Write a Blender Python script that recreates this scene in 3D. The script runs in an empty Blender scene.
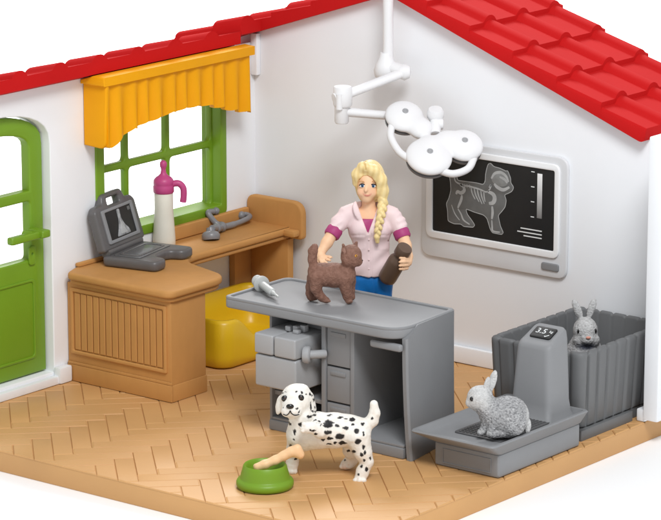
import bpy, bmesh, math, random
import numpy as np
from mathutils import Vector, Matrix, noise
random.seed(7)
C = bpy.context.scene.collection
scene = bpy.context.scene
PI = math.pi

# ------------------------------------------------------------------ camera
cam_loc = Vector((12.65432052, -15.38579325, 5.24457228))
pitch = math.radians(13.60879878); head = math.radians(128.1368018968)
FWD = Vector((math.cos(head)*math.cos(pitch), math.sin(head)*math.cos(pitch), -math.sin(pitch)))
RT = Vector((math.sin(head), -math.cos(head), 0)); UPV = RT.cross(FWD)
camd = bpy.data.cameras.new('camera'); camd.lens = 179.977; camd.sensor_width = 36
camd.clip_start = .5; camd.clip_end = 400
cam = bpy.data.objects.new('camera', camd); C.objects.link(cam)
M = Matrix((RT, UPV, -FWD)).transposed().to_4x4(); M.translation = cam_loc
cam.matrix_world = M; scene.camera = cam

# ------------------------------------------------------------------ materials
def srgb(r, g, b):
    f = lambda c: c/12.92 if c <= .04045 else ((c+.055)/1.055)**2.4
    return tuple(f(v/255) for v in (r, g, b)) + (1,)

def mat(name, col, rough=.5, spec=.4, var=.05, vscale=9, bump=.05, bscale=120, sss=0, metal=0, coat=0):
    m = bpy.data.materials.new(name); m.use_nodes = True
    nt = m.node_tree; b = nt.nodes['Principled BSDF']
    b.inputs['Roughness'].default_value = rough
    b.inputs['Specular IOR Level'].default_value = spec
    b.inputs['Metallic'].default_value = metal
    if coat: b.inputs['Coat Weight'].default_value = coat; b.inputs['Coat Roughness'].default_value = .2
    if sss:
        b.inputs['Subsurface Weight'].default_value = sss; b.inputs['Subsurface Radius'].default_value = (.03, .02, .015)
        b.inputs['Subsurface Scale'].default_value = .5
    tc = nt.nodes.new('ShaderNodeTexCoord')
    n = nt.nodes.new('ShaderNodeTexNoise'); n.inputs['Scale'].default_value = vscale; n.inputs['Detail'].default_value = 5
    nt.links.new(tc.outputs['Object'], n.inputs['Vector'])
    r = nt.nodes.new('ShaderNodeMapRange'); r.inputs['From Min'].default_value = .3; r.inputs['From Max'].default_value = .7
    r.inputs['To Min'].default_value = 1-var; r.inputs['To Max'].default_value = 1+var
    nt.links.new(n.outputs['Fac'], r.inputs['Value'])
    mx = nt.nodes.new('ShaderNodeVectorMath'); mx.operation = 'SCALE'
    mx.inputs[0].default_value = col[:3]
    nt.links.new(r.outputs['Result'], mx.inputs['Scale'])
    nt.links.new(mx.outputs['Vector'], b.inputs['Base Color'])
    if bump:
        n2 = nt.nodes.new('ShaderNodeTexNoise'); n2.inputs['Scale'].default_value = bscale; n2.inputs['Detail'].default_value = 3
        nt.links.new(tc.outputs['Object'], n2.inputs['Vector'])
        bp = nt.nodes.new('ShaderNodeBump'); bp.inputs['Strength'].default_value = bump; bp.inputs['Distance'].default_value = .01
        nt.links.new(n2.outputs['Fac'], bp.inputs['Height']); nt.links.new(bp.outputs['Normal'], b.inputs['Normal'])
    return m

def vcol_mat(name, rough=.6, spec=.3, bump=.2, bscale=90, stretch=(1, 1, 1), var=.06, sss=0):
    m = mat(name, (1, 1, 1, 1), rough, spec, var, 25, bump, bscale, sss)
    nt = m.node_tree
    a = nt.nodes.new('ShaderNodeVertexColor'); a.layer_name = 'paint'
    for n in nt.nodes:
        if n.type == 'VECT_MATH': nt.links.new(a.outputs['Color'], n.inputs[0])
    return m

def wood_mat(name, col, use_uv):
    m = bpy.data.materials.new(name); m.use_nodes = True
    nt = m.node_tree; b = nt.nodes['Principled BSDF']
    b.inputs['Roughness'].default_value = .6; b.inputs['Specular IOR Level'].default_value = .2
    tc = nt.nodes.new('ShaderNodeTexCoord')
    mp = nt.nodes.new('ShaderNodeMapping')
    nt.links.new(tc.outputs['UV' if use_uv else 'Object'], mp.inputs['Vector'])
    mp.inputs['Scale'].default_value = (5, 70, 1) if use_uv else (8, 8, 3)
    n = nt.nodes.new('ShaderNodeTexNoise'); n.inputs['Scale'].default_value = 1.6; n.inputs['Detail'].default_value = 6
    n.inputs['Distortion'].default_value = .6
    nt.links.new(mp.outputs['Vector'], n.inputs['Vector'])
    n2 = nt.nodes.new('ShaderNodeTexNoise'); n2.inputs['Scale'].default_value = 2.2; n2.inputs['Detail'].default_value = 3
    nt.links.new(tc.outputs['Object'], n2.inputs['Vector'])
    r = nt.nodes.new('ShaderNodeMapRange'); r.inputs['From Min'].default_value = .25; r.inputs['From Max'].default_value = .75
    v = .13 if use_uv else .04
    r.inputs['To Min'].default_value = 1-v; r.inputs['To Max'].default_value = 1+v
    nt.links.new(n.outputs['Fac'], r.inputs['Value'])
    r2 = nt.nodes.new('ShaderNodeMapRange'); r2.inputs['From Min'].default_value = .3; r2.inputs['From Max'].default_value = .7
    r2.inputs['To Min'].default_value = .95; r2.inputs['To Max'].default_value = 1.05
    nt.links.new(n2.outputs['Fac'], r2.inputs['Value'])
    mu = nt.nodes.new('ShaderNodeMath'); mu.operation = 'MULTIPLY'
    nt.links.new(r.outputs['Result'], mu.inputs[0]); nt.links.new(r2.outputs['Result'], mu.inputs[1])
    sc = nt.nodes.new('ShaderNodeVectorMath'); sc.operation = 'SCALE'; sc.inputs[0].default_value = col[:3]
    nt.links.new(mu.outputs[0], sc.inputs['Scale']); nt.links.new(sc.outputs['Vector'], b.inputs['Base Color'])
    bp = nt.nodes.new('ShaderNodeBump'); bp.inputs['Strength'].default_value = .35 if use_uv else .06; bp.inputs['Distance'].default_value = .01
    nt.links.new(n.outputs['Fac'], bp.inputs['Height']); nt.links.new(bp.outputs['Normal'], b.inputs['Normal'])
    return m

def gradient_mat(name, c0, c1):
    m = bpy.data.materials.new(name); m.use_nodes = True
    nt = m.node_tree; b = nt.nodes['Principled BSDF']; b.inputs['Roughness'].default_value = .5
    tc = nt.nodes.new('ShaderNodeTexCoord'); sp = nt.nodes.new('ShaderNodeSeparateXYZ')
    nt.links.new(tc.outputs['Generated'], sp.inputs[0])
    cr = nt.nodes.new('ShaderNodeValToRGB'); cr.color_ramp.elements[0].color = c0; cr.color_ramp.elements[1].color = c1
    nt.links.new(sp.outputs['Z'], cr.inputs[0]); nt.links.new(cr.outputs[0], b.inputs['Base Color'])
    return m

WHITE = mat('white_plastic_wall', srgb(238, 240, 243), .6, .2, .012, 2.5, .03, 220)
BACKWHITE = WHITE
STEEL = mat('stethoscope_grey', srgb(128, 128, 131), .34, .5, .05, 10)
PENG = mat('pen_grey_plastic', srgb(108, 109, 110), .5, .3, .03, 5, .04, 160)
LAMPW = mat('white_plastic_lamp', srgb(232, 232, 233), .45, .4, .01, 6, .03, 200)
GREEN = mat('green_plastic', srgb(114, 152, 34), .42, .4, .03, 4)
RED = mat('red_plastic', srgb(190, 26, 27), .75, .08, .03, 3)
YELLOW = mat('orange_yellow_plastic', srgb(234, 162, 6), .6, .2, .03, 4)
BASK = mat('yellow_basket_plastic', srgb(224, 184, 30), .35, .5, .03, 4)
GREY = mat('grey_plastic', srgb(136, 137, 139), .55, .3, .03, 5, .04, 160)
LGREY = mat('light_grey_plastic', srgb(164, 165, 167), .42, .4, .03, 5)
DGREY = mat('dark_grey_plastic', srgb(93, 91, 91), .36, .5, .06, 8)
BLACK = mat('black_print', srgb(34, 34, 34), .4, .3, .05, 8, 0)
PINK = mat('magenta_plastic', srgb(190, 72, 128), .4, .4, .04, 8)
CREAM = mat('cream_plastic', srgb(226, 222, 208), .42, .4, .03, 8)
BONE = mat('bone_plastic', srgb(238, 196, 150), .45, .35, .05, 10, sss=.1)
BROWNB = mat('brown_plastic', srgb(96, 76, 62), .38, .45, .05, 10)
SYR = mat('syringe_grey', srgb(184, 186, 184), .38, .45, .04, 8)
PANELG = mat('panel_grey', srgb(216, 217, 219), .45, .35, .02, 3)
FRAMEW = mat('panel_white', srgb(240, 241, 242), .45, .35, .02, 3, 0)
FILMG = mat('xray_grey', srgb(106, 107, 106), .5, .3, .12, 14, 0)
FILML = mat('xray_light', srgb(176, 178, 178), .5, .3, .12, 30, 0)
FILMM = mat('xray_mid', srgb(138, 140, 139), .5, .3, .12, 30, 0)
WOOD = wood_mat('tan_wood_plastic', srgb(194, 142, 83), False)
FLOORM = wood_mat('floor_plank_plastic', srgb(190, 144, 89), True)
FLOORB = mat('floor_base_plastic', srgb(204, 157, 103), .5, .3, .04, 3)
GROUND = mat('white_studio_sheet', srgb(250, 250, 250), .8, .1, .004, 1, 0)

# ------------------------------------------------------------------ object helpers
def finish(me, angle=32):
    for p in me.polygons: p.use_smooth = True
    me.set_sharp_from_angle(angle=math.radians(angle))

ROOT = {}
def root_loc(o):
    while o.parent: o = o.parent
    return o.location.copy()

def obj(name, src, m, parent=None, loc=None, angle=32, smooth=True):
    if isinstance(src, bmesh.types.BMesh):
        bmesh.ops.recalc_face_normals(src, faces=src.faces[:])
        me = bpy.data.meshes.new(name); src.to_mesh(me); src.free()
    else:
        me = src; me.name = name
    o = bpy.data.objects.new(name, me); C.objects.link(o)
    if parent is not None:
        me.transform(Matrix.Translation(-root_loc(parent))); o.parent = parent
    elif loc is not None:
        me.transform(Matrix.Translation(-Vector(loc))); o.location = loc
    if smooth: finish(me, angle)
    ms = m if isinstance(m, (list, tuple)) else [m]
    me.materials.clear()
    for x in ms: me.materials.append(x)
    return o

def thing(name, label, cat, loc, group=None):
    o = bpy.data.objects.new(name, None); C.objects.link(o); o.location = loc
    o.empty_display_size = .1
    return tag(o, label, cat, group)

def tag(o, label, cat, group=None, kind=None):
    if label: o['label'] = label
    if cat: o['category'] = cat
    if group: o['group'] = group
    if kind: o['kind'] = kind
    return o

def BM(): return bmesh.new()

def add_box(bm, x0, x1, y0, y1, z0, z1, bev=.012, seg=2, top=None):
    vs = [bm.verts.new((x, y, z)) for z in (z0, z1) for y in (y0, y1) for x in (x0, x1)]
    if top:   # taper of the top face: (dx0, dx1, dy0, dy1)
        for v in vs[4:]:
            v.co.x += top[0] if abs(v.co.x-x0) < 1e-6 else top[1]
            v.co.y += top[2] if abs(v.co.y-y0) < 1e-6 else top[3]
    fs = [bm.faces.new([vs[i] for i in q]) for q in ((0, 1, 3, 2), (4, 6, 7, 5), (0, 4, 5, 1), (2, 3, 7, 6), (0, 2, 6, 4), (1, 5, 7, 3))]
    if bev:
        es = set(e for f in fs for e in f.edges)
        bmesh.ops.bevel(bm, geom=list(es), offset=bev, segments=seg, profile=.6, affect='EDGES', clamp_overlap=True)
    return bm

def box(*a, **k): return add_box(BM(), *a, **k)

def add_tube(bm, pts, rad, n=16, cap=True, flat=None):
    pts = [Vector(p) for p in pts]
    rads = rad if isinstance(rad, (list, tuple)) else [rad]*len(pts)
    rings = []; prev = None
    for i, p in enumerate(pts):
        t = (pts[min(i+1, len(pts)-1)]-pts[max(i-1, 0)]).normalized()
        if prev is None:
            a = Vector((0, 0, 1)) if abs(t.z) < .9 else Vector((1, 0, 0))
            u = t.cross(a).normalized()
        else:
            u = (prev - t*prev.dot(t)).normalized()
        prev = u; w = t.cross(u)
        fl = flat or 1
        rings.append([bm.verts.new(p+(u*math.cos(2*PI*k/n)+w*math.sin(2*PI*k/n)*fl)*rads[i]) for k in range(n)])
    for a, b in zip(rings, rings[1:]):
        for k in range(n): bm.faces.new((a[k], a[(k+1) % n], b[(k+1) % n], b[k]))
    if cap:
        bm.faces.new(rings[0][::-1]); bm.faces.new(rings[-1])
    return bm

def tube(*a, **k): return add_tube(BM(), *a, **k)

def smooth_path(pts, n=6):
    pts = [Vector(p) for p in pts]; out = []
    for i in range(len(pts)-1):
        p0, p1, p2, p3 = pts[max(i-1, 0)], pts[i], pts[i+1], pts[min(i+2, len(pts)-1)]
        for k in range(n):
            t = k/n
            out.append(.5*((2*p1)+(p2-p0)*t+(2*p0-5*p1+4*p2-p3)*t*t+(3*p1-p0-3*p2+p3)*t**3))
    out.append(pts[-1]); return out

def add_lathe(bm, prof, origin, axis=(0, 0, 1), n=40):
    ax = Vector(axis).normalized()
    a = Vector((1, 0, 0)) if abs(ax.x) < .9 else Vector((0, 1, 0))
    u = ax.cross(a).normalized(); w = ax.cross(u); o = Vector(origin)
    rings = []
    for r, h in prof:
        if r < 1e-5: rings.append([bm.verts.new(o+ax*h)])
        else: rings.append([bm.verts.new(o+ax*h+(u*math.cos(2*PI*k/n)+w*math.sin(2*PI*k/n))*r) for k in range(n)])
    for a_, b_ in zip(rings, rings[1:]):
        if len(a_) == 1 and len(b_) == 1: continue
        for k in range(n):
            q = (k+1) % n
            if len(a_) == 1: bm.faces.new((a_[0], b_[q], b_[k]))
            elif len(b_) == 1: bm.faces.new((a_[k], a_[q], b_[0]))
            else: bm.faces.new((a_[k], a_[q], b_[q], b_[k]))
    return bm

def lathe(*a, **k): return add_lathe(BM(), *a, **k)

def rpoly(pts, r, n=5):
    """polygon with rounded corners; r one radius or one per corner"""
    pts = [Vector((p[0], p[1])) for p in pts]; out = []; N = len(pts)
    for i, p in enumerate(pts):
        rr = r[i] if isinstance(r, (list, tuple)) else r
        if rr <= 0: out.append(p); continue
        a = (pts[i-1]-p); b = (pts[(i+1) % N]-p)
        d = min(rr, a.length*.49, b.length*.49)
        A = p+a.normalized()*d; B = p+b.normalized()*d
        for k in range(n+1):
            t = k/n; out.append(A*(1-t)**2+p*2*t*(1-t)+B*t*t)
    return out

AX = Matrix(((0, 0, 1, 0), (1, 0, 0, 0), (0, 1, 0, 0), (0, 0, 0, 1)))     # local x,y,z -> world Y,Z,X
AY = Matrix(((1, 0, 0, 0), (0, 0, -1, 0), (0, 1, 0, 0), (0, 0, 0, 1)))    # local x,y,z -> world X,Z,-Y
AZ = Matrix.Identity(4)
def T(x, y, z): return Matrix.Translation((x, y, z))

def plate(loops, depth, bev, M):
    """a flat plate with holes: closed loops in local XY, thickness centred on local Z, rounded edges"""
    cu = bpy.data.curves.new('outline', 'CURVE'); cu.dimensions = '2D'; cu.fill_mode = 'BOTH'
    cu.extrude = max(depth/2-bev, .0005); cu.bevel_depth = bev; cu.bevel_resolution = 2; cu.offset = -bev
    for lp in loops:
        s = cu.splines.new('POLY'); s.points.add(len(lp)-1); s.use_cyclic_u = True
        for q, p in zip(s.points, lp): q.co = (p[0], p[1], 0, 1)
    o = bpy.data.objects.new('outline', cu); C.objects.link(o)
    dg = bpy.context.evaluated_depsgraph_get()
    me = bpy.data.meshes.new_from_object(o.evaluated_get(dg))
    bpy.data.objects.remove(o); bpy.data.curves.remove(cu)
    bm = BM(); bm.from_mesh(me); bpy.data.meshes.remove(me)
    bmesh.ops.remove_doubles(bm, verts=bm.verts[:], dist=1e-5)
    bm.transform(M)
    return bm

def join(a, b):
    me = bpy.data.meshes.new('tmp'); b.to_mesh(me); b.free(); a.from_mesh(me); bpy.data.meshes.remove(me); return a

def text_bm(txt, size, M, depth=.001):
    cu = bpy.data.curves.new('txt', 'FONT'); cu.body = txt; cu.size = size; cu.extrude = depth
    cu.align_x = 'CENTER'; cu.align_y = 'CENTER'
    o = bpy.data.objects.new('txt', cu); C.objects.link(o)
    dg = bpy.context.evaluated_depsgraph_get()
    me = bpy.data.meshes.new_from_object(o.evaluated_get(dg))
    bpy.data.objects.remove(o); bpy.data.curves.remove(cu)
    bm = BM(); bm.from_mesh(me); bpy.data.meshes.remove(me); bm.transform(M); return bm

# ------------------------------------------------------------------ implicit surfaces for bodies
class Blob:
    def __init__(s, k=.02): s.p = []; s.k = k; s.cuts = []
    def cap(s, a, b, ra, rb, k=None, c=0): s.p.append(('c', np.array(a, float), np.array(b, float), ra, rb, s.k if k is None else k, c)); return s
    def ball(s, a, r, k=None, c=0): return s.ell(a, (r, r, r), None, k, c)
    def ell(s, c0, r, axes=None, k=None, c=0):
        A = np.eye(3) if axes is None else np.array([list(v) for v in axes], float)
        s.p.append(('e', np.array(c0, float), np.array(r, float), A, None, s.k if k is None else k, c)); return s
    def chain(s, pts, rs, k=None, c=0):
        for i in range(len(pts)-1): s.cap(pts[i], pts[i+1], rs[i], rs[i+1], k, c)
        return s
    def cut(s, fn, k=.006): s.cuts.append((fn, k)); return s
    @staticmethod
    def prim(q, P):
        if q[0] == 'c':
            a, b, ra, rb = q[1:5]; ab = b-a; L = ab@ab+1e-12
            t = np.clip(((P-a)@ab)/L, 0, 1)
            return np.linalg.norm(P-a-t[..., None]*ab, axis=-1)-(ra+(rb-ra)*t)
        c, r, A = q[1:4]
        l = (P-c)@A.T
        k0 = np.linalg.norm(l/r, axis=-1); k1 = np.linalg.norm(l/(r*r), axis=-1)+1e-9
        return k0*(k0-1)/k1
    def field(s, P):
        d = None
        for q in s.p:
            e = s.prim(q, P); k = q[5]
            if d is None: d = e; continue
            if k <= 0: d = np.minimum(d, e); continue
            h = np.clip(.5+.5*(d-e)/k, 0, 1)
            d = d*(1-h)+e*h-k*h*(1-h)
        for fn, k in s.cuts:
            e = fn(P)
            h = np.clip(.5-.5*(d-e)/k, 0, 1)
            d = d*(1-h)+e*h+k*h*(1-h)
        return d
    def ids(s, P):
        D = np.stack([s.prim(q, P) for q in s.p]); return np.array([q[6] for q in s.p])[np.argmin(D, 0)]
    def bounds(s):
        lo = np.full(3, 1e9); hi = -lo
        for q in s.p:
            if q[0] == 'c':
                for c, r in ((q[1], q[3]), (q[2], q[4])): lo = np.minimum(lo, c-r); hi = np.maximum(hi, c+r)
            else:
                m = np.sqrt(((q[3]*q[2][:, None])**2).sum(0)); lo = np.minimum(lo, q[1]-m); hi = np.maximum(hi, q[1]+m)
        return lo, hi
    def mesh(s, h, relax=1):
        lo, hi = s.bounds(); lo -= 4*h; hi += 4*h
        n = np.ceil((hi-lo)/h).astype(int)+1
        ax = [lo[i]+h*np.arange(n[i]) for i in range(3)]
        V = np.empty(n)
        step = max(1, int(400000/(n[1]*n[2])))
        for i in range(0, n[0], step):
            g = np.stack(np.meshgrid(ax[0][i:i+step], ax[1], ax[2], indexing='ij'), -1)
            V[i:i+step] = s.field(g)
        ins = V < 0
        nx, ny, nz = n-1
        cs = np.zeros((nx, ny, nz), int)
        for dx in (0, 1):
            for dy in (0, 1):
                for dz in (0, 1): cs += ins[dx:dx+nx, dy:dy+ny, dz:dz+nz]
        act = (cs > 0) & (cs < 8)
        I = np.argwhere(act); idx = -np.ones(act.shape, int); idx[act] = np.arange(len(I))
        acc = np.zeros((len(I), 3)); cnt = np.zeros(len(I))
        cor = [(0, 0, 0), (1, 0, 0), (0, 1, 0), (1, 1, 0), (0, 0, 1), (1, 0, 1), (0, 1, 1), (1, 1, 1)]
        for a in range(8):
            for b in range(a+1, 8):
                A = np.array(cor[a]); B = np.array(cor[b])
                if abs(A-B).sum() != 1: continue
                va = V[tuple((I+A).T)]; vb = V[tuple((I+B).T)]
                m = (va < 0) != (vb < 0)
                t = np.where(m, va/(va-vb+1e-20), 0)
                acc += np.where(m[:, None], A+(B-A)*t[:, None], 0); cnt += m
        P = lo+h*(I+acc/cnt[:, None])
        F = []
        for d in range(3):
            sl0 = [slice(None)]*3; sl1 = [slice(None)]*3; sl0[d] = slice(0, -1); sl1[d] = slice(1, None)
            ch = ins[tuple(sl0)] != ins[tuple(sl1)]
            E_ = np.argwhere(ch); u, v = (d+1) % 3, (d+2) % 3
            ok = (E_[:, u] > 0) & (E_[:, v] > 0) & (E_[:, u] < n[u]-1) & (E_[:, v] < n[v]-1); E_ = E_[ok]
            pos = ins[tuple(E_.T)]
            def cid(du, dv):
                q = E_.copy(); q[:, u] += du; q[:, v] += dv; return idx[tuple(q.T)]
            quad = np.stack([cid(-1, -1), cid(0, -1), cid(0, 0), cid(-1, 0)], 1)
            quad[~pos] = quad[~pos][:, ::-1]
            F.append(quad)
        F = np.concatenate(F)
        # project vertices onto the surface
        for _ in range(relax):
            g = np.stack([s.field(P+np.eye(3)[i]*h*.2)-s.field(P-np.eye(3)[i]*h*.2) for i in range(3)], 1)/(h*.4)
            g2 = (g*g).sum(1, keepdims=True)+1e-6
            st = -s.field(P)[:, None]*g/g2
            ln = np.linalg.norm(st, axis=1, keepdims=True)+1e-12
            P = P+st*np.minimum(1, h*.5/ln)
            nrm = g/np.sqrt(g2)
        return P, F, nrm

def blob_obj(name, blob, h, m, parent=None, loc=None, color=None, disp=None):
    P, F, N = blob.mesh(h)
    if disp is not None: P = P+N*disp(P, N)[:, None]
    me = bpy.data.meshes.new(name)
    me.from_pydata(P.tolist(), [], F.tolist())
    if color is not None:
        col = color(P, N)
        at = me.color_attributes.new('paint', 'FLOAT_COLOR', 'POINT')
        at.data.foreach_set('color', np.concatenate([col, np.ones((len(P), 1))], 1).astype(np.float32).ravel())
    me.update()
    return obj(name, me, m, parent, loc, angle=180)

def nz(P, sc, seed=0., stretch=None):
    Q = P if stretch is None else np.stack([P@np.array(stretch[i]) for i in range(3)], 1)
    return np.array([noise.noise(Vector(q)*sc+Vector((seed, seed*1.7, -seed))) for q in Q])

SP, CP = math.sin(pitch), math.cos(pitch)
class Fig:
    """local frame of a figure: r to its side, f to its front, u up; units are hundredths of its drawing"""
    def __init__(s, base, s0, o=(0, 0), yaw=0):
        s.b = Vector(base); s.s = s0; s.o = o
        R = Vector((RT.x, RT.y, 0)).normalized(); Fw = Vector((-FWD.x, -FWD.y, 0)).normalized()
        s.R = R; s.F = Fw
    def __call__(s, x, y, f=0):
        r = (x-s.o[0])*s.s; u = (s.o[1]-y)*s.s; f = f*s.s
        return s.b+s.R*r+s.F*f+Vector((0, 0, (u+f*SP)/CP))
    def vec(s, r, u, f):
        return (s.R*r+s.F*f+Vector((0, 0, u))).normalized()
    def inv(s, P):
        d = P-np.array(s.b); r = d@np.array(s.R); f = d@np.array(s.F); z = d[:, 2]
        return np.stack([r/s.s+s.o[0], s.o[1]-(z*CP-f*SP)/s.s, f/s.s], 1)
    def axes(s, long, side):
        a = s.vec(*long); b = s.vec(*side); b = (b-a*a.dot(b)).normalized(); return (b, a, a.cross(b))

# ================================================================== ground and floor
bm = BM(); v = [bm.verts.new(p) for p in ((-90, -60, -.12), (60, -60, -.12), (60, 120, -.12), (-90, 120, -.12))]; bm.faces.new(v)
tag(obj('studio_ground', bm, GROUND, smooth=False), 'plain white studio sheet the toy building stands on', 'ground', kind='structure')

FX0, FX1, FY0, FY1 = -.28, 3.05, -2.93, .26
def clip_rect(poly):
    for ax, lim, sg in ((0, FX0, 1), (0, FX1, -1), (1, FY0, 1), (1, FY1, -1)):
        out = []
        for i in range(len(poly)):
            a, b = poly[i-1], poly[i]
            da, db = sg*(a[ax]-lim), sg*(b[ax]-lim)
            if (da >= 0) != (db >= 0):
                t = da/(da-db); out.append(tuple(a[k]+(b[k]-a[k])*t for k in range(2)))
            if db >= 0: out.append(b)
        poly = out
        if len(poly) < 3: return []
    return poly
bm = add_box(BM(), FX0, FX1, FY0, FY1, -.12, -.0075, .007)
uvl = bm.loops.layers.uv.new('UVMap')
W = .107; X0, Y0 = -.04, -2.05
def plank(u0, u1, v0, v1, along_u):
    r2 = 2**-.5; g = .011
    q = [(u0+g, v0+g), (u1-g, v0+g), (u1-g, v1-g), (u0+g, v1-g)]
    poly = clip_rect([(X0+(u+v)*r2*W, Y0+(v-u)*r2*W) for u, v in q])
    if len(poly) < 3: return
    cx = sum(p[0] for p in poly)/len(poly); cy = sum(p[1] for p in poly)/len(poly)
    ru, rv, tilt = random.random()*9, random.random()*9, 0
    rings = []
    area = abs(sum(poly[i-1][0]*poly[i][1]-poly[i][0]*poly[i-1][1] for i in range(len(poly))))/2
    k = .0055/max(.02, area**.5*.5)
    dz = random.uniform(-.0012, .0012)
    for z, ins in ((-.009, 0), (-.0042, 0), (0, k)):
        rings.append([bm.verts.new((p[0]+(cx-p[0])*ins, p[1]+(cy-p[1])*ins, z+(dz if z == 0 else 0))) for p in poly])
    fs = []
    n = len(poly)
    for a, b in zip(rings, rings[1:]):
        for i in range(n): fs.append(bm.faces.new((a[i-1], a[i], b[i], b[i-1])))
    fs.append(bm.faces.new(rings[-1]))
    for f in fs:
        f.material_index = 1
        for l in f.loops:
            x, y = (l.vert.co.x-X0), (l.vert.co.y-Y0)
            u, vv = (x-y)*r2, (x+y)*r2
            l[uvl].uv = (u+ru, vv+rv) if along_u else (vv+ru, u+rv)
for m_ in range(-45, 46):
    for n_ in range(-12, 13):
        du, dv = m_+4*n_, -m_+4*n_
        plank(du, 4+du, dv, 1+dv, True)
        plank(4+du, 5+du, dv, 4+dv, False)
tag(obj('floor', bm, [FLOORB, FLOORM], angle=20), 'tan toy base plate with a moulded herringbone plank floor', 'floor', kind='structure')

# ================================================================== toy building
house = thing('toy_building', 'white L-shaped toy vet practice walls under a red tiled roof', 'toy building', (-.1, .1, 0))
WX, WY = -.1, .1
def arch(y0, y1, z0, zs, zt, n=14):
    """upright arched outline, y0..y1, springing height zs, crown zt"""
    c = (y0+y1)/2; a = (y1-y0)/2
    return [(y0, z0), (y1, z0)]+[(c+a*math.cos(PI*k/n), zs+(zt-zs)*math.sin(PI*k/n)**.8) for k in range(n+1)]
DY0, DY1 = -2.62, -1.75
WNY0, WNY1, WNZ0, WNZ1 = -1.35, -.2, .765, 1.56
wl = plate([[(-2.95, 0), (.28, 0), (.28, 1.86), (-2.95, 1.86)],
            arch(DY0, DY1, .07, 1.43, 1.64),
            rpoly([(WNY0, WNZ0), (WNY1, WNZ0), (WNY1, WNZ1), (WNY0, WNZ1)], .02)], .16, .008, T(WX-.08, 0, 0) @ AX)
for v_ in wl.verts:
    if v_.co.z > 1.7: v_.co.z = 2.186-.3256*(.982-v_.co.x)-.06-(0 if v_.co.z > 1.856 else .004)
obj('wall', wl, WHITE, house)
gx = lambda x: 1.846+.3256*(x+.052) if x < .982 else 1.908-.37*(x-1.725)
wb = plate([[(WX-.15, 0), (2.98, 0), (2.98, gx(2.98)), (.982, gx(.982)+.02), (WX-.15, gx(WX-.15))]], .16, .006, T(0, WY+.08, 0) @ AY)
obj('wall', wb, BACKWHITE, house)
# end pier of the back wall, corner lug, skirtings
bm = add_box(BM(), 3.055, 3.15, -.33, .3, .02, 1.64, .012); obj('end_pier', bm, WHITE, house)
add = add_box(BM(), 3.0, 3.054, -.31, .3, .002, .075, .01); obj('pier_foot', add, WHITE, house)
obj('corner_lug', box(-.099, -.05, .06, .099, 1.57, 1.83, .008), WHITE, house)
sk = BM()
add_box(sk, .0, 3.0, .062, .099, .002, .105, .014)
obj('skirting', sk, BACKWHITE, house)
sk = BM()
add_box(sk, -.099, -.06, -2.94, -1.66, .002, .05, .008)
add_box(sk, -.099, -.045, -1.76, -1.655, .002, .1, .014)
obj('threshold', sk, WHITE, house)

# door: green arched leaf with two window openings and a sunk lower panel
DX = -.185
def sub(y0, y1, z0, z1, r=.03): return rpoly([(y0, z0), (y1, z0), (y1, z1), (y0, z1)], r)
dy0, dy1 = DY0+.012, DY1-.012
top_pane = [(p[0], p[1]) for p in arch(dy0+.11, dy1-.11, 1.165, 1.42, 1.52)]
bm = plate([arch(dy0, dy1, .078, 1.43, 1.625), top_pane, sub(dy0+.11, dy1-.11, .76, 1.105, .025)], .07, .012, T(DX, 0, 0) @ AX)
door = obj('door', bm, GREEN, house)
bm = plate([sub(dy0+.09, dy1-.09, .17, .645, .03), sub(dy0+.105, dy1-.105, .185, .63, .025)], .012, .004, T(DX+.037, 0, 0) @ AX)
obj('panel_moulding', bm, GREEN, door)
bm = tube(smooth_path([(DX+.05, -1.94+.0, .925), (DX+.12, -1.94, .925)]), .026, 14)
bm2 = BM(); add_box(bm2, DX+.085, DX+.135, -2.13, -1.86, .9, .945, .016, 3)
join(bm, bm2)
add_box(bm, DX+.03, DX+.16, -1.905, -1.835, .905, .95, .014, 3)
obj('handle', bm, GREEN, door)
bm = plate([rpoly([(-1.9, .73), (-1.845, .73), (-1.845, .84), (-1.9, .84)], .02), [(-1.873+.009*math.cos(a*PI/6), .795+.009*math.sin(a*PI/6)) for a in range(12)]], .014, .003, T(DX+.04, 0, 0) @ AX)
obj('keyhole_plate', bm, GREEN, door)

# window: deep green frame with three columns of openings
bm = plate([sub(WNY0-.02, WNY1+.02, WNZ0-.02, WNZ1+.02, .03), sub(WNY0+.055, WNY1-.035, WNZ0+.04, WNZ1-.05, .012)], .16, .008, T(WX-.07, 0, 0) @ AX)
win = obj('window', bm, GREEN, house)
bars = [sub(WNY0-.005, WNY1+.005, WNZ0+.0, WNZ1+.0, .01)]
ys = [WNY0+.05, -.998-.04, -.62-.04, WNY1-.03]
ys = [(-1.3, -1.035), (-.998, -.665), (-.625, -.25)]
for a, b in ys:
    for c, d in ((.80, 1.155), (1.2, 1.52)): bars.append(sub(a, b, c, d, .03))
bm = plate(bars, .045, .012, T(WX-.085, 0, 0) @ AX)
obj('glazing_bars', bm, GREEN, win)

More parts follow.
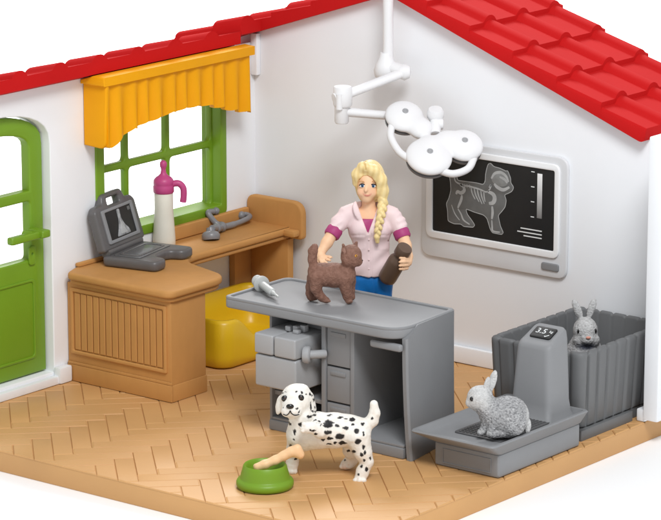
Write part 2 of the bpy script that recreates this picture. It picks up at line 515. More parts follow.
# roof -----------------------------------------------------------------
def tile_h(dist, y, sp, ph):
    t = ((y-ph)/.334) % 1.0; t = min(t, 1-t)*.334
    roll = .038*max(0, 1-(t/.062)**2)**.7 if t < .062 else 0
    k = (dist/sp) % 1.0
    lift = .027*k
    if t < .075: lift = .027*k
    return roll+lift
RIDGE = (.982, 2.24)
def roof_mesh(sgn, slope, x_end, yfun, y_back, sp, off, skip=None, drop=0):
    """heightfield of tiles running down from the ridge; thickness below, bullnosed edges"""
    bm = BM(); hx = .0125
    x0 = RIDGE[0]; nx = int(abs(x_end-x0)/hx)
    dists = sorted(set([round(i*abs(x_end-x0)/nx, 5) for i in range(nx+1)]))
    extra = []
    k = 0
    while off+k*sp < abs(x_end-x0):
        d = off+k*sp
        if d > .01: extra += [d-.0008, d+.0008]
        k += 1
    dists = [d for d in dists if all(abs(d-e) > .004 for e in extra)]+extra; dists.sort()
    ny = int((y_back-yfun)/.0125); yy = [yfun+(y_back-yfun)*i/ny for i in range(ny+1)]
    grid = {}
    thick = .085
    for i, d in enumerate(dists):
        for j, y in enumerate(yy):
            x = x0+sgn*d
            if skip and skip(x, y): continue
            edge = min(y-yfun, .018)/.018
            rnd = .018*(1-math.sqrt(max(0, 1-(1-min(1, edge))**2)))
            z = RIDGE[1]-drop-slope*d+tile_h(d-off, y, sp, -.092)+.004-rnd
            grid[i, j] = bm.verts.new((x, y, z))
    low = {}
    for (i, j), v_ in grid.items():
        d = dists[i]
        e_ = max(0, d-(dists[-1]-.05)); low[i, j] = bm.verts.new((v_.co.x, v_.co.y, RIDGE[1]-drop-slope*d-thick+.022+.045*(1-math.sqrt(max(0, 1-(e_/.05)**2)))))
    cells = [(i, j) for i in range(len(dists)-1) for j in range(ny) if all(q in grid for q in ((i, j), (i+1, j), (i, j+1), (i+1, j+1)))]
    cs = set(cells)
    for i, j in cells:
        bm.faces.new((grid[i, j], grid[i+1, j], grid[i+1, j+1], grid[i, j+1]))
        bm.faces.new((low[i, j], low[i, j+1], low[i+1, j+1], low[i+1, j]))
        for (a, b, nb) in (((i, j), (i+1, j), (i, j-1)), ((i, j+1), (i+1, j+1), (i, j+1)), ((i, j), (i, j+1), (i-1, j)), ((i+1, j), (i+1, j+1), (i+1, j))):
            if nb not in cs: bm.faces.new((grid[a], grid[b], low[b], low[a]))
    bmesh.ops.delete(bm, geom=[v_ for v_ in bm.verts if not v_.link_faces], context='VERTS')
    return bm
obj('roof', roof_mesh(1, .372, 2.80, .03, 1.0, .308, .283), RED, house, angle=40)
obj('roof', roof_mesh(-1, .3256, -.55, -.15, .96, .308, .283, skip=lambda x, y: x > .008 and y < .0299), RED, house, angle=40)
obj('eave', roof_mesh(-1, .3256, -.55, -2.96, -.153, .308, .283, skip=lambda x, y: x > .006, drop=.054), RED, house, angle=40)

# ================================================================== valance over the window
val = thing('window_valance', 'orange-yellow scalloped valance hung above the green window', 'valance', (-.05, -.8, 1.4))
prof = [(-1.449, 1.372), (-1.385, 1.374), (-1.344, 1.405), (-1.274, 1.434), (-1.21, 1.450), (-1.145, 1.468), (-1.06, 1.476), (-1.0, 1.484), (-.918, 1.490), (-.82, 1.500),
        (-.72, 1.506), (-.654, 1.503), (-.57, 1.496), (-.486, 1.475), (-.402, 1.456), (-.317, 1.428), (-.248, 1.411), (-.15, 1.388)]
def bottom(y):
    for (a, za), (b, zb) in zip(prof, prof[1:]):
        if a <= y <= b: return za+(zb-za)*(y-a)/(b-a)
    return prof[0][1] if y < prof[0][0] else prof[-1][1]
bm = BM(); n = 190; rows = 14
grid = []
for i in range(n+1):
    y = -1.449+1.299*i/n
    sc = abs(math.sin((y+1.449)/.116*PI))
    zb = bottom(y)-.02*sc+.01
    col = []
    for j in range(rows+1):
        t = j/rows; z = 1.765+(zb-1.765)*t
        ph = (y+1.449)/.116*PI
        x = .066+(.004+.016*t)*(math.cos(2*ph+.5*math.sin(ph*.7)))
        col.append((x, y, z))
    grid.append(col)
fr = [[bm.verts.new(p) for p in c] for c in grid]; bk = [[bm.verts.new((p[0]-.03, p[1], p[2])) for p in c] for c in grid]
for i in range(n):
    for j in range(rows):
        bm.faces.new((fr[i][j], fr[i+1][j], fr[i+1][j+1], fr[i][j+1])); bm.faces.new((bk[i][j], bk[i][j+1], bk[i+1][j+1], bk[i+1][j]))
    bm.faces.new((fr[i][rows], fr[i+1][rows], bk[i+1][rows], bk[i][rows])); bm.faces.new((fr[i][0], bk[i][0], bk[i+1][0], fr[i+1][0]))
for c, d in ((fr[0], bk[0]), (fr[n], bk[n])):
    for j in range(rows): bm.faces.new((c[j], c[j+1], d[j+1], d[j]))
obj('curtain', bm, YELLOW, val, angle=50)
bm = plate([rpoly([(-.097, 1.376), (.07, 1.366), (.086, 1.77), (-.097, 1.77)], [0, .05, 0, 0])], .03, .01, T(0, -1.452, 0) @ AY)
obj('side_panel', bm, YELLOW, val)
bm = (plate([rpoly([(-.097, 1.388), (.055, 1.385), (.06, 1.77), (-.097, 1.77)], [0, .03, 0, 0])], .03, .01, T(0, -.148, 0) @ AY))
obj('side_panel', bm, YELLOW, val)
bm = plate([[(-.097, 1.742), (.09, 1.742), (.09, 1.795), (.012, 1.80), (-.097, 1.766)]], 1.37, .008, T(0, -.805, 0) @ AY); obj('top_rail', bm, YELLOW, val)

# ================================================================== desk
desk = thing('desk', 'tan L-shaped wooden counter with beadboard front standing along the window wall', 'desk', (.3, -1.4, 0))
HZ = .665
top = rpoly([(-.095, -1.57), (-.045, -1.69), (.745, -1.69), (.745, -1.175), (.255, -1.03), (.255, .055), (-.095, .055)], [.03, .03, .07, .12, .17, .01, 0], 8)
obj('counter_top', plate([top], .045, .016, T(0, 0, HZ-.0225)), WOOD, desk)
top2 = rpoly([(-.094, -1.56), (-.05, -1.664), (.726, -1.664), (.726, -1.19), (.24, -1.05), (.24, .05), (-.094, .05)], [.03, .03, .06, .1, .15, .01, 0], 8)
obj('cornice', plate([top2], .028, .01, T(0, 0, HZ-.0595)), WOOD, desk)
bm = BM(); add_box(bm, -.094, .705, -1.636, -1.33, .0, .591, .01); obj('pedestal', bm, WOOD, desk)
bm = BM(); add_box(bm, -.09, .716, -1.651, -1.637, .002, .1, .006); add_box(bm, -.09, .712, -1.646, -1.637, .101, .118, .004)
add_box(bm, .706, .716, -1.6365, -1.335, .002, .1, .004)
obj('plinth', bm, WOOD, desk)
PX0, PX1, PZ0, PZ1 = -.065, .675, .165, .565
bm = plate([sub(PX0, PX1, PZ0, PZ1, .012), sub(PX0+.024, PX1-.024, PZ0+.024, PZ1-.024, .008)], .022, .007, T(0, -1.6385, 0) @ AY)
fr_ = obj('panel_frame', bm, WOOD, desk)
bm = BM(); ns = 14; w = (PX1-PX0-.06)/ns
for i in range(ns):
    a = PX0+.03+i*w
    add_box(bm, a+.0035, a+w-.0035, -1.6445, -1.6363, PZ0+.03, PZ1-.03, .0035, 1)
obj('beadboard', bm, WOOD, desk)
bm = BM(); add_box(bm, -.097, -.06, -.86, .0, HZ+.001, HZ+.088, .014, 3); add_box(bm, -.097, -.066, -1.56, -.861, HZ+.001, HZ+.024, .008, 2); obj('upstand', bm, WOOD, desk)
bm = plate([rpoly([(-.097, HZ-.07), (.345, HZ-.07), (.345, HZ+.165), (-.097, HZ+.165)], [.0, .03, .09, .06], 7)], .05, .014, T(0, .034, 0) @ AY)
bs = obj('backsplash', bm, WOOD, desk)
bm = BM(); add_box(bm, .245, .335, -.06, .01, HZ-.045, HZ-.001, .02); obj('end_block', bm, WOOD, desk)
bm = BM(); add_box(bm, -.05, .245, -.005, .05, .0, HZ-.075, .006); add_box(bm, -.097, -.051, -.16, .05, .0, HZ-.075, .006)
obj('leg_panel', bm, WOOD, desk)

# ================================================================== portable ultrasound
ult = thing('ultrasound_case', 'dark grey open ultrasound case with lit scan screen on the desk corner', 'medical device', (.1, -1.08, HZ))
R_ = Matrix.Rotation(math.radians(12), 4, 'Z')
UM = T(.155, -1.19, HZ) @ R_          # local: x to the room, y along the hinge
oc = rpoly([(-.19, -.235), (.18, -.235), (.18, -.1), (.08, -.085), (.08, .085), (.18, .1), (.18, .23), (-.19, .23)], [.04, .05, .05, .05, .05, .05, .05, .04], 6)
base = obj('base', plate([oc], .06, .018, UM @ T(0, 0, .031)), DGREY, ult)
bm = plate([rpoly([(-.135, -.19), (.045, -.19), (.045, .185), (-.135, .19)], .02)], .006, .002, UM @ T(0, 0, .063)); 
SHINY = mat('shiny_keypad', srgb(92, 92, 93), .2, .7, .1, 14, .1, 40)
kp = obj('keypad', bm, SHINY, base)
bm = plate([rpoly([(-.115, -.165), (.025, -.165), (.025, .16), (-.115, .16)], .03), rpoly([(-.10, -.15), (.01, -.15), (.01, .145), (-.10, .145)], .025)], .006, .002, UM @ T(0, 0, .067)); obj('touchpad_rim', bm, DGREY, kp)
bm = BM(); add_tube(bm, [UM @ Vector((-.18, -.2, .07)), UM @ Vector((-.18, .2, .07))], .028, 16); obj('hinge', bm, DGREY, base)
LM = UM @ T(-.185, 0, .075) @ Matrix.Rotation(math.radians(-17), 4, 'Y') @ AX    # lid: local x along hinge, y up
lo_ = rpoly([(-.235, 0), (.235, 0), (.235, .24), (.205, .272), (.135, .275), (.112, .33), (-.112, .33), (-.135, .275), (-.205, .272), (-.235, .24)], [.02, .02, .015, .02, .015, .025, .025, .015, .02, .015])
lid = obj('lid', plate([lo_, rpoly([(-.07, .255), (.07, .255), (.07, .298), (-.07, .298)], .015)], .06, .016, LM), DGREY, ult)
obj('screen_frame', plate([rpoly([(-.18, .035), (.18, .035), (.18, .24), (-.18, .24)], .012), rpoly([(-.15, .055), (.15, .055), (.15, .222), (-.15, .222)], .005)], .014, .004, LM @ T(0, 0, .034)), GREY, lid)
scr = obj('screen', plate([[(-.152, .053), (.152, .053), (.152, .224), (-.152, .224)]], .006, .001, LM @ T(0, 0, .031)), BLACK, lid)
FILML2 = mat('scan_light', srgb(150, 152, 154), .5, .3, .5, 30, 0)
bm = plate([rpoly([(-.07, .062), (.085, .062), (.075, .09), (.04, .12), (.018, .16), (.022, .218), (-.012, .218), (-.012, .16), (-.035, .11)], .012)], .002, .0004, LM @ T(0, 0, .0353))
obj('scan_image', bm, FILML2, scr)
bm = plate([rpoly([(-.03, .07), (.05, .07), (.03, .1), (.006, .15), (.006, .21), (-.002, .21), (-.002, .14)], .01)], .002, .0004, LM @ T(0, 0, .037))
obj('scan_highlight', bm, FILML, scr)
bm = plate([[(.112, .19), (.14, .19), (.14, .212), (.112, .212)]], .002, .0004, LM @ T(0, 0, .0353)); obj('scan_mark', bm, FILMG, scr)

# ================================================================== feeding bottle
fb = thing('feeding_bottle', 'cream feeding bottle with a magenta teat cap and hooked handle on the desk', 'baby bottle', (-.02, -.855, HZ))
bo = Vector((-.02, -.855, HZ))
obj('bottle', lathe([(0, .0), (.062, 0), (.068, .01), (.068, .05), (.062, .14), (.056, .23), (.056, .34), (.05, .35), (0, .35)], bo), CREAM, fb, angle=50)
cap_ = obj('cap', lathe([(0, .332), (.058, .332), (.063, .338), (.063, .372), (.06, .378), (.06, .386), (.062, .392), (.058, .412), (.046, .426), (.03, .436), (.018, .45), (.0145, .47), (.016, .482), (.021, .492), (.022, .506), (.019, .518), (.011, .527), (0, .53)], bo), PINK, fb, angle=50)
hp = smooth_path([bo+RT*.05+Vector((0, 0, .385)), bo+RT*.09+Vector((0, 0, .388)), bo+RT*.116+Vector((0, 0, .362)), bo+RT*.12+Vector((0, 0, .32)), bo+RT*.115+Vector((0, 0, .275))])
obj('handle', tube(hp, .02, 14), PINK, cap_)

# ================================================================== stethoscope
st = thing('stethoscope', 'grey toy stethoscope lying on the narrow end of the desk', 'stethoscope', (.03, -.33, HZ))
z0 = HZ+.02
g = lambda x, y, z=0: (x, y, z0+z)
bm = lathe([(0, -.008), (.05, -.008), (.056, .004), (.056, .024), (.046, .038), (.028, .046), (.024, .066), (0, .07)], (.085, -.545, HZ+.008), (-.25, .2, 1), 28)
obj('chest_piece', bm, STEEL, st, angle=40)
bm = tube(smooth_path([g(.085, -.535, .05), g(.06, -.47, .035), g(.035, -.41, .02), g(.0, -.345, .008)]), .02, 14); add_lathe(bm, [(0, -.03), (.022, -.022), (.031, 0), (.022, .022), (0, .03)], g(.05, -.45, .03), (-.4, .9, 0), 18)
add_lathe(bm, [(0, -.035), (.024, -.025), (.034, 0), (.024, .025), (0, .035)], g(.0, -.345, .012), (-.2, .9, 0), 18); obj('stem', bm, STEEL, st, angle=60)
bm = tube(smooth_path([g(-.0, -.345, .012), g(-.03, -.365, .035), (-.07, -.385, HZ+.11), (-.08, -.36, HZ+.118), (-.082, -.32, HZ+.112)]), [.021]*6+[.018]*18+[.016], 14)
add_lathe(bm, [(0, -.022), (.018, -.016), (.024, 0), (.018, .016), (0, .022)], (-.082, -.3, HZ+.112), (0, 1, 0), 16)
obj('ear_tube', bm, STEEL, st, angle=60)
bm = tube(smooth_path([g(.0, -.345, .01), g(.0, -.25, .006), g(.0, -.13, .014), g(-.012, -.06, .022), g(-.045, -.045, .028), g(-.07, -.06, .03)]), [.02]*8+[.0165]*22+[.016], 14)
add_lathe(bm, [(0, -.026), (.019, -.02), (.027, 0), (.019, .02), (0, .026)], g(-.06, -.085, .03), (0, 0, 1), 16)
obj('ear_tube', bm, STEEL, st, angle=60)

# ================================================================== yellow pet basket
pb = (.25, -.505)
def basket_ring(r_in, z, zf=None):
    out = []
    hx, hy, rr = .285-r_in, .455-r_in, max(.05, .09-r_in)
    for cxs, cys, a0 in ((1, -1, -90), (1, 1, 0), (-1, 1, 90), (-1, -1, 180)):
        for k in range(13):
            a = math.radians(a0+90*k/12)
            out.append(Vector((pb[0]+cxs*(hx-rr)+rr*math.cos(a), pb[1]+cys*(hy-rr)+rr*math.sin(a), 0)))
    # resample evenly along straight sides
    res = []
    for a, b in zip(out, out[1:]+out[:1]):
        n = max(1, int((b-a).length/.03))
        for k in range(n): res.append(a.lerp(b, k/n))
    return res
def rim(p):
    x, y = p.x-pb[0], p.y-pb[1]
    h = .30
    if x > .12:
        f = max(0, min(1, (y+.36)/.24)); f = f*f*(3-2*f); g_ = max(0, min(1, (.40-y)/.2)); g_ = g_*g_*(3-2*g_)
        h = .30-.145*f*g_*min(1, (x-.12)/.08)
    return h
N_ = 0
def basket_bm():
    bm = BM(); rings = []
    spec = [(.035, 'z', .0), (.01, 'z', .02), (.0, 'f', .25), (-.005, 'f', .6), (.0, 'f', .93), (.012, 'f', 1.0), (.03, 'f', 1.0), (.042, 'f', .93), (.05, 'f', .5), (.06, 'z', .06), (.09, 'z', .04)]
    base_ring = basket_ring(0, 0); n = len(base_ring)
    for ins, md, val_ in spec:
        ring = []
        for p in base_ring:
            c = Vector((pb[0], pb[1], 0)); d = p-c
            q = c+Vector((d.x*(1-ins/.285), d.y*(1-ins/.455), 0))
            q.z = val_ if md == 'z' else rim(p)*val_
            ring.append(bm.verts.new(q))
        rings.append(ring)
    for a, b in zip(rings, rings[1:]):
        for k in range(n): bm.faces.new((a[k], a[(k+1) % n], b[(k+1) % n], b[k]))
    bm.faces.new(rings[0][::-1]); bm.faces.new(rings[-1]); return bm
bk_ = obj('pet_basket', basket_bm(), BASK, loc=(pb[0], pb[1], 0), angle=60)
tag(bk_, 'yellow plastic pet basket with a low entry tucked under the desk', 'pet basket')

# ================================================================== examination table
tb = thing('exam_table', 'grey examination table with drawers and open niches in the middle of the floor', 'table', (1.95, -1.45, 0))
TZ = .735
tt = rpoly([(1.205, -1.765), (2.424, -1.765), (2.385, -1.2), (1.205, -1.2)], [.04, .16, .03, .06], 8)
ti = rpoly([(1.228, -1.742), (2.40, -1.742), (2.362, -1.223), (1.228, -1.223)], [.03, .13, .03, .05], 8)
bm = plate([tt], .055, .012, T(0, 0, TZ-.0385)); join(bm, plate([tt, ti], .02, .007, T(0, 0, TZ-.009)))
obj('table_top', bm, GREY, tb)
bm = BM()
add_box(bm, 1.48, 1.497, -1.7, -1.24, .03, .668, .004)                      # left side
add_box(bm, 1.4975, 2.35, -1.255, -1.235, .03, .668, .003)                  # back
add_box(bm, 1.845, 1.873, -1.7, -1.2555, .03, .668, .004)                   # dividers
add_box(bm, 2.045, 2.072, -1.7, -1.2555, .03, .668, .004)
add_box(bm, 1.4975, 1.8445, -1.68, -1.2555, .2, .225, .004)                 # shelf
add_box(bm, 1.48, 2.415, -1.71, -1.24, .0, .06, .012)                       # plinth
add_box(bm, 1.4975, 2.41, -1.70, -1.2555, .061, .075, .004)
obj('carcass', bm, GREY, tb)
bm = BM(); rows = []
def panel_section(z, top=False):
    t = z/(TZ-.02); fl = (1-t)**2
    y0 = -1.70-.012*fl; y1 = -1.206
    xf = 2.428+.045*fl; xb = 2.389+.012*fl; xm = xf+(xb-xf)*.22; ym = y0+(y1-y0)*.22
    th = .034
    zt = (lambda y: min(z, .668+(TZ-.005-.668)*min(1, max(0, (y+1.70)/.1)))) if top else (lambda y: z)
    return [(x, y, zt(y)) for x, y in ((xf-th, y0+.004), (xf-.008, y0), (xf, y0+.012), (xm, ym), (xb, y1-.012), (xb-.008, y1), (xb-th, y1), (xm-th, ym))]
for z in (0, .004, .05, .1, .2, .3, .4, .5, .6, .65): rows.append([bm.verts.new(q) for q in panel_section(z)])
rows.append([bm.verts.new(q) for q in panel_section(TZ-.005, True)])
for r0, r1 in zip(rows, rows[1:]):
    for k in range(8): bm.faces.new((r0[k], r0[(k+1) % 8], r1[(k+1) % 8], r1[k]))
bm.faces.new(rows[0][::-1]); bm.faces.new(rows[-1])
obj('side_panel', bm, GREY, tb, angle=30)
obj('hinge_lug', box(2.2, 2.41, -1.735, -1.70, .6, .643, .018, 3), GREY, tb)
for z_a, z_b in ((.44, .65), (.235, .43), (.08, .225)):
    bm = BM(); add_box(bm, 1.878, 2.04, -1.692, -1.4, z_a, z_b, .008)
    d_ = obj('drawer', bm, GREY, tb)
    bm = BM(); add_box(bm, 1.905, 2.01, -1.698, -1.685, z_b-.045, z_b-.02, .006); obj('finger_pull', bm, GREY, d_)
# pulled-out instrument drawer
bm = BM(); add_box(bm, 1.495, 1.785, -1.85, -1.32, .29, .472, .018, 3); 
idr = obj('instrument_drawer', bm, LGREY, tb)
bm = BM(); add_box(bm, 1.495, 1.627, -1.855, -1.32, .477, .592, .016, 3); add_box(bm, 1.634, 1.785, -1.855, -1.32, .477, .592, .016, 3)
obj('drawer_lid', bm, LGREY, idr)
bm = BM()
for p, h in (((1.63, -1.71), .03), ((1.675, -1.7), .035), ((1.66, -1.65), .026), ((1.71, -1.68), .04), ((1.7, -1.73), .022)): add_box(bm, p[0]-.018, p[0]+.018, p[1]-.018, p[1]+.018, .5925, .5925+h, .007)
obj('instruments', bm, LGREY, idr)
bm = BM(); add_box(bm, 1.66, 1.78, -1.6, -1.5, .5925, .67, .006, 1, top=(.02, -.02, .0, 0)); obj('bracket', bm, GREY, idr)
def knob(x, y, sx):
    ax_ = Vector((-.62, -.78, 0)); o_ = Vector((x, y, .5))
    bm = BM(); add_lathe(bm, [(0, -.1), (.02, -.1), (.024, -.09), (.024, .0), (0, .0)], o_, ax_, 20)
    add_lathe(bm, [(0, -.012), (.04, -.012), (.048, -.004), (.048, .018), (.04, .03), (.015, .034), (0, .034)], o_, Vector((sx, -.5, 0)), 24)
    obj('knob', bm, LGREY, idr, angle=40)
knob(1.815, -1.775, -.9); knob(1.474, -1.70, -.8)

# ================================================================== syringe
sy = thing('syringe', 'pale grey toy syringe lying across the left end of the examination table', 'syringe', (1.35, -1.57, TZ))
a = Vector((1.235, -1.5, TZ+.036)); dr = (Vector((1.5, -1.655, TZ+.022))-a); L_ = dr.length; dr.normalize()
K = 1.0
obj('barrel', lathe([(0, .055), (.022, .055), (.022, .225), (.019, .232), (.014, .236), (0, .236)], a, dr, 24), SYR, sy, angle=40)
bm = lathe([(0, .23), (.0135, .23), (.0125, .262), (.008, .268), (.006, L_+.015), (0, L_+.017)], a, dr, 16); obj('needle_tip', bm, SYR, sy, angle=40)
bm = lathe([(0, .046), (.04, .046), (.046, .051), (.046, .06), (.04, .065), (0, .067)], a, dr, 24); bm.verts.ensure_lookup_table(); obj('finger_flange', bm, SYR, sy, angle=40)
obj('plunger', lathe([(0, -.02), (.028, -.02), (.033, -.014), (.033, -.002), (.028, .004), (.013, .008), (.013, .05), (0, .05)], a, dr, 24), SYR, sy, angle=40)

# ================================================================== scale
sc_ = thing('pet_scale', 'grey veterinary scale with a raised display column at the floor edge', 'scale', (2.8, -1.3, 0))
bm = BM(); add_box(bm, 2.6, 3.025, -1.68, -.91, 0, .135, .02, 3); obj('base', bm, GREY, sc_)
bm = plate([sub(2.655, 2.975, .022, .105, .004), sub(2.661, 2.969, .028, .099, .003)], .006, .0015, T(0, -1.681, 0) @ AY)
obj('front_panel', bm, GREY, sc_)
def ringed(sections, close_top=True):
    bm = BM(); rings = []
    for (x0, x1, y0, y1, r, z) in sections:
        rings.append([bm.verts.new((p.x, p.y, z)) for p in rpoly([(x0, y0), (x1, y0), (x1, y1), (x0, y1)], r, 6)])
    n = len(rings[0])
    for a, b in zip(rings, rings[1:]):
        for k in range(n): bm.faces.new((a[k], a[(k+1) % n], b[(k+1) % n], b[k]))
    bm.faces.new(rings[0][::-1]); bm.faces.new(rings[-1]); return bm
bm = ringed([(2.61, 3.02, -1.67, -.92, .03, .128), (2.6, 3.03, -1.69, -.9, .03, .136), (2.52, 3.06, -1.785, -.885, .03, .192), (2.515, 3.065, -1.79, -.88, .03, .2), (2.52, 3.06, -1.785, -.885, .03, .207),
             (2.535, 3.045, -1.765, -.9, .03, .207), (2.57, 3.03, -1.71, -.91, .03, .176), (2.58, 3.02, -1.70, -.92, .03, .174)])
obj('tray', bm, GREY, sc_, angle=25)
MATD = mat('dotted_mat', srgb(84, 84, 85), .4, .5, .08, 20, .0)
bm = plate([rpoly([(2.67, -1.6), (2.98, -1.6), (2.98, -1.13), (2.67, -1.13)], .02)], .008, .002, T(0, 0, .1775))
for i in range(12):
    for j in range(18):
        add_box(bm, 2.69+i*.0235, 2.702+i*.0235, -1.58+j*.0245, -1.568+j*.0245, .1815, .1845, .001, 1)
obj('weighing_mat', bm, MATD, sc_)
bm = BM(); rings = []
def colring(x0, x1, yf, yb, r, zf, zb):
    out = []
    for p in rpoly([(x0, yf), (x1, yf), (x1, yb), (x0, yb)], r, 6):
        t = (p.y-yf)/(yb-yf); out.append(bm.verts.new((p.x, p.y, zf+(zb-zf)*t)))
    return out
for a in ((2.665, 2.985, -1.16, -.905, .02, .172, .172), (2.69, 2.97, -1.135, -.905, .035, .2, .2), (2.7, 2.96, -1.12, -.906, .04, .26, .26), (2.722, 2.945, -1.105, -.91, .04, .56, .60), (2.728, 2.94, -1.098, -.914, .04, .578, .645), (2.738, 2.93, -1.085, -.922, .035, .588, .657), (2.75, 2.918, -1.07, -.935, .03, .592, .655)):
    rings.append(colring(*a))
n = len(rings[0])
for a, b in zip(rings, rings[1:]):
    for k in range(n): bm.faces.new((a[k], a[(k+1) % n], b[(k+1) % n], b[k]))
bm.faces.new(rings[0][::-1]); bm.faces.new(rings[-1])
col_ = obj('display_column', bm, GREY, sc_, angle=40)
tl = math.atan2(.063, .135)
DM = T(2.834, -1.0, .6275) @ Matrix.Rotation(tl, 4, 'X')
scr_ = obj('display', plate([rpoly([(-.068, -.047), (.068, -.047), (.068, .047), (-.068, .047)], .016)], .012, .003, DM), BLACK, col_)
INK = mat('display_ink', srgb(225, 228, 228), .5, .2, .01, 5, 0)
bm = text_bm('3.5', .056, DM @ T(-.016, .006, .0068)); join(bm, text_bm('kg', .026, DM @ T(.045, .012, .0068))); join(bm, plate([[(.022, -.03), (.03, -.036), (.05, -.018), (.047, -.014), (.031, -.028), (.025, -.026)]], .001, .0002, DM @ T(0, 0, .0068)))
obj('reading', bm, INK, scr_, smooth=False)

# ================================================================== ribbed animal pen
pen = thing('animal_pen', 'grey ribbed open animal box against the back wall by the pier', 'animal pen', (2.66, -.42, 0))
BX0, BX1, BY0, BY1 = 2.35, 2.985, -.84, .05
bm = BM(); add_box(bm, BX0+.02, BX1, BY0+.0, -.325, 0, .06, .004); add_box(bm, BX0+.02, BX1-.03, -.324, BY1, 0, .06, .004)
obj('base', bm, PENG, pen)
def pen_outline(inset, ribs):
    pts = rpoly([(BX0+inset, BY0+inset), (BX1-inset, BY0+inset), (BX1-inset, BY1-inset), (BX0+inset, BY1-inset)], .06, 8)
    dense = []
    for a, b in zip(pts, pts[1:]+pts[:1]):
        n = max(1, int((b-a).length/.006))
        for k in range(n): dense.append(a.lerp(b, k/n))
    if not ribs: return dense
    return dense
def rib(p):
    # flat ribs parted by narrow grooves, about twelve to a side
    t = None
    if abs(p.x-BX0) < .003 or abs(p.x-BX1) < .003: t = (p.y-BY0-.06)/.098
    elif abs(p.y-BY0) < .003 or abs(p.y-BY1) < .003: t = (p.x-BX0-.06)/.098
    if t is None: return 0
    f = t % 1.0; f = min(f, 1-f)
    return -.016*math.exp(-(f/.11)**2)
bm = BM(); rings = []
o0 = pen_outline(0, True)
cxp = Vector(((BX0+BX1)/2, (BY0+BY1)/2))
def inset_pt(p, d):
    hx, hy = (BX1-BX0)/2, (BY1-BY0)/2
    q = p-cxp; return cxp+Vector((q.x*(1-d/hx), q.y*(1-d/hy)))
for ins, z, rb in ((.06, .062, 0), (.03, .063, 1), (.018, .075, 1), (.01, .25, 1), (.0, .465, 1), (.0, .485, .6), (.006, .495, .2), (.02, .5, .2), (.034, .495, .2), (.038, .485, .5), (.05, .09, .5), (.07, .085, 0)):
    ring = []
    for p in o0:
        d = rib(p)*rb
        q = inset_pt(p, ins-d if ins < .03 else ins+d*.0)
        ring.append(bm.verts.new((q.x, q.y, z+ (rib(p)*.6 if .48 < z < .51 else 0))))
    rings.append(ring)
n = len(o0)
for a, b in zip(rings, rings[1:]):
    for k in range(n): bm.faces.new((a[k], a[(k+1) % n], b[(k+1) % n], b[k]))
bm.faces.new(rings[0][::-1]); bm.faces.new(rings[-1])
obj('ribbed_wall', bm, PENG, pen, angle=50)

# ================================================================== operating lamp
lamp = thing('surgical_lamp', 'white jointed operating lamp with a three-disc head hanging from the roof ridge', 'lamp', (1.02, -.06, 2.2))
p0 = Vector((1.02, -.05, 2.2)); p1 = Vector((1.02, -.05, 1.94))
LF = Fig((1.02, -.05, 1.94), 1/168.0, (384.7, 36.7))
def LP(x, y, f): return LF(x, y, f)
e1 = LP(386, 66, 0); e2 = LP(404, 72, 12); e3 = LP(343, 97, 44); e4 = LP(342, 112, 44); e5 = LP(408, 117, 26)
bm = tube([LP(388, -14, 0), LP(388, 60, 0)], .031, 20); add_lathe(bm, [(0, 0), (.05, 0), (.055, .01), (.055, .05), (.03, .06), (0, .06)], LP(388, -14, 0), n=24); q_ = LP(388, -14, 0); add_box(bm, q_.x-.04, q_.x+.04, q_.y-.04, .06, q_.z-.02, q_.z+.05, .012); obj('ceiling_pole', bm, LAMPW, lamp, angle=40)
bm = BM(); add_lathe(bm, [(0, -.085), (.045, -.08), (.066, -.055), (.072, -.02), (.06, .02), (.042, .055), (.034, .085), (0, .085)], e1, n=28)
add_tube(bm, [e1, e2], .042, 18); add_lathe(bm, [(0, -.04), (.035, -.032), (.05, 0), (.035, .032), (0, .04)], e2, RT, 20)
obj('joint', bm, LAMPW, lamp, angle=50)
bm = tube([e2, e3+(e2-e3)*.06], .034, 18, flat=.8); obj('arm', bm, LAMPW, lamp, angle=50)
bm = BM(); add_lathe(bm, [(0, -.06), (.05, -.06), (.056, -.05), (.056, .05), (.05, .058), (0, .058)], e3, n=24)
dv = (e3-e2).normalized(); sd = Vector((-dv.y, dv.x, 0)).normalized()
add_tube(bm, [e3-sd*.0-dv*.02, e3+dv*.06+Vector((0, 0, .005))], .03, 14)
add_tube(bm, [e3+dv*.04+sd*.03+Vector((0, 0, .03)), e3+dv*.04+sd*.03-Vector((0, 0, .06))], .02, 12)
add_lathe(bm, [(0, -.07), (.036, -.07), (.042, -.06), (.042, .06), (0, .065)], e4, n=20)
obj('joint', bm, LAMPW, lamp, angle=50)
bm = tube([e4, e5], [.034, .03], 18, flat=.8); obj('arm', bm, LAMPW, lamp, angle=50)
# head: tilted three-lobed plate
hc = LP(432, 138, 66)
nrm = (LF.F*.60+Vector((0, 0, .78))+LF.R*.10).normalized(); hu = (LF.R-nrm*LF.R.dot(nrm)).normalized(); hv = nrm.cross(hu)
HM = Matrix((hu, hv, nrm)).transposed().to_4x4(); HM.translation = hc
hs = 1/165.0
discs = [(-28, 25, 18), (-5, -24, 21.5), (29, -7, 18)]
hb = Blob(k=.014)
def HP(x, y, z=0): return hc+hu*(x*hs)+hv*(y*hs)+nrm*(z*hs)
HA = (hu, hv, nrm)
for x, y, r in discs:
    hb.ell(HP(x, y, -1), (r*hs*1.04, r*hs*1.04, .05), HA)
    hb.ell(HP(x*.45, y*.45, -1), (12*hs, 12*hs, .05), HA, k=.03)
hcN = np.array(hc); nN = np.array(nrm)
hb.cut(lambda P: -((P-hcN)@nN)-.04, .008)
for x, y, r in discs:
    c_ = np.array(HP(x, y, 8.2)); 
    hb.cut(lambda P, c_=c_: 1.0*hs-np.linalg.norm(P-c_, axis=-1), .006)
def hdisp(P, N): return .0012*nz(P, 60)
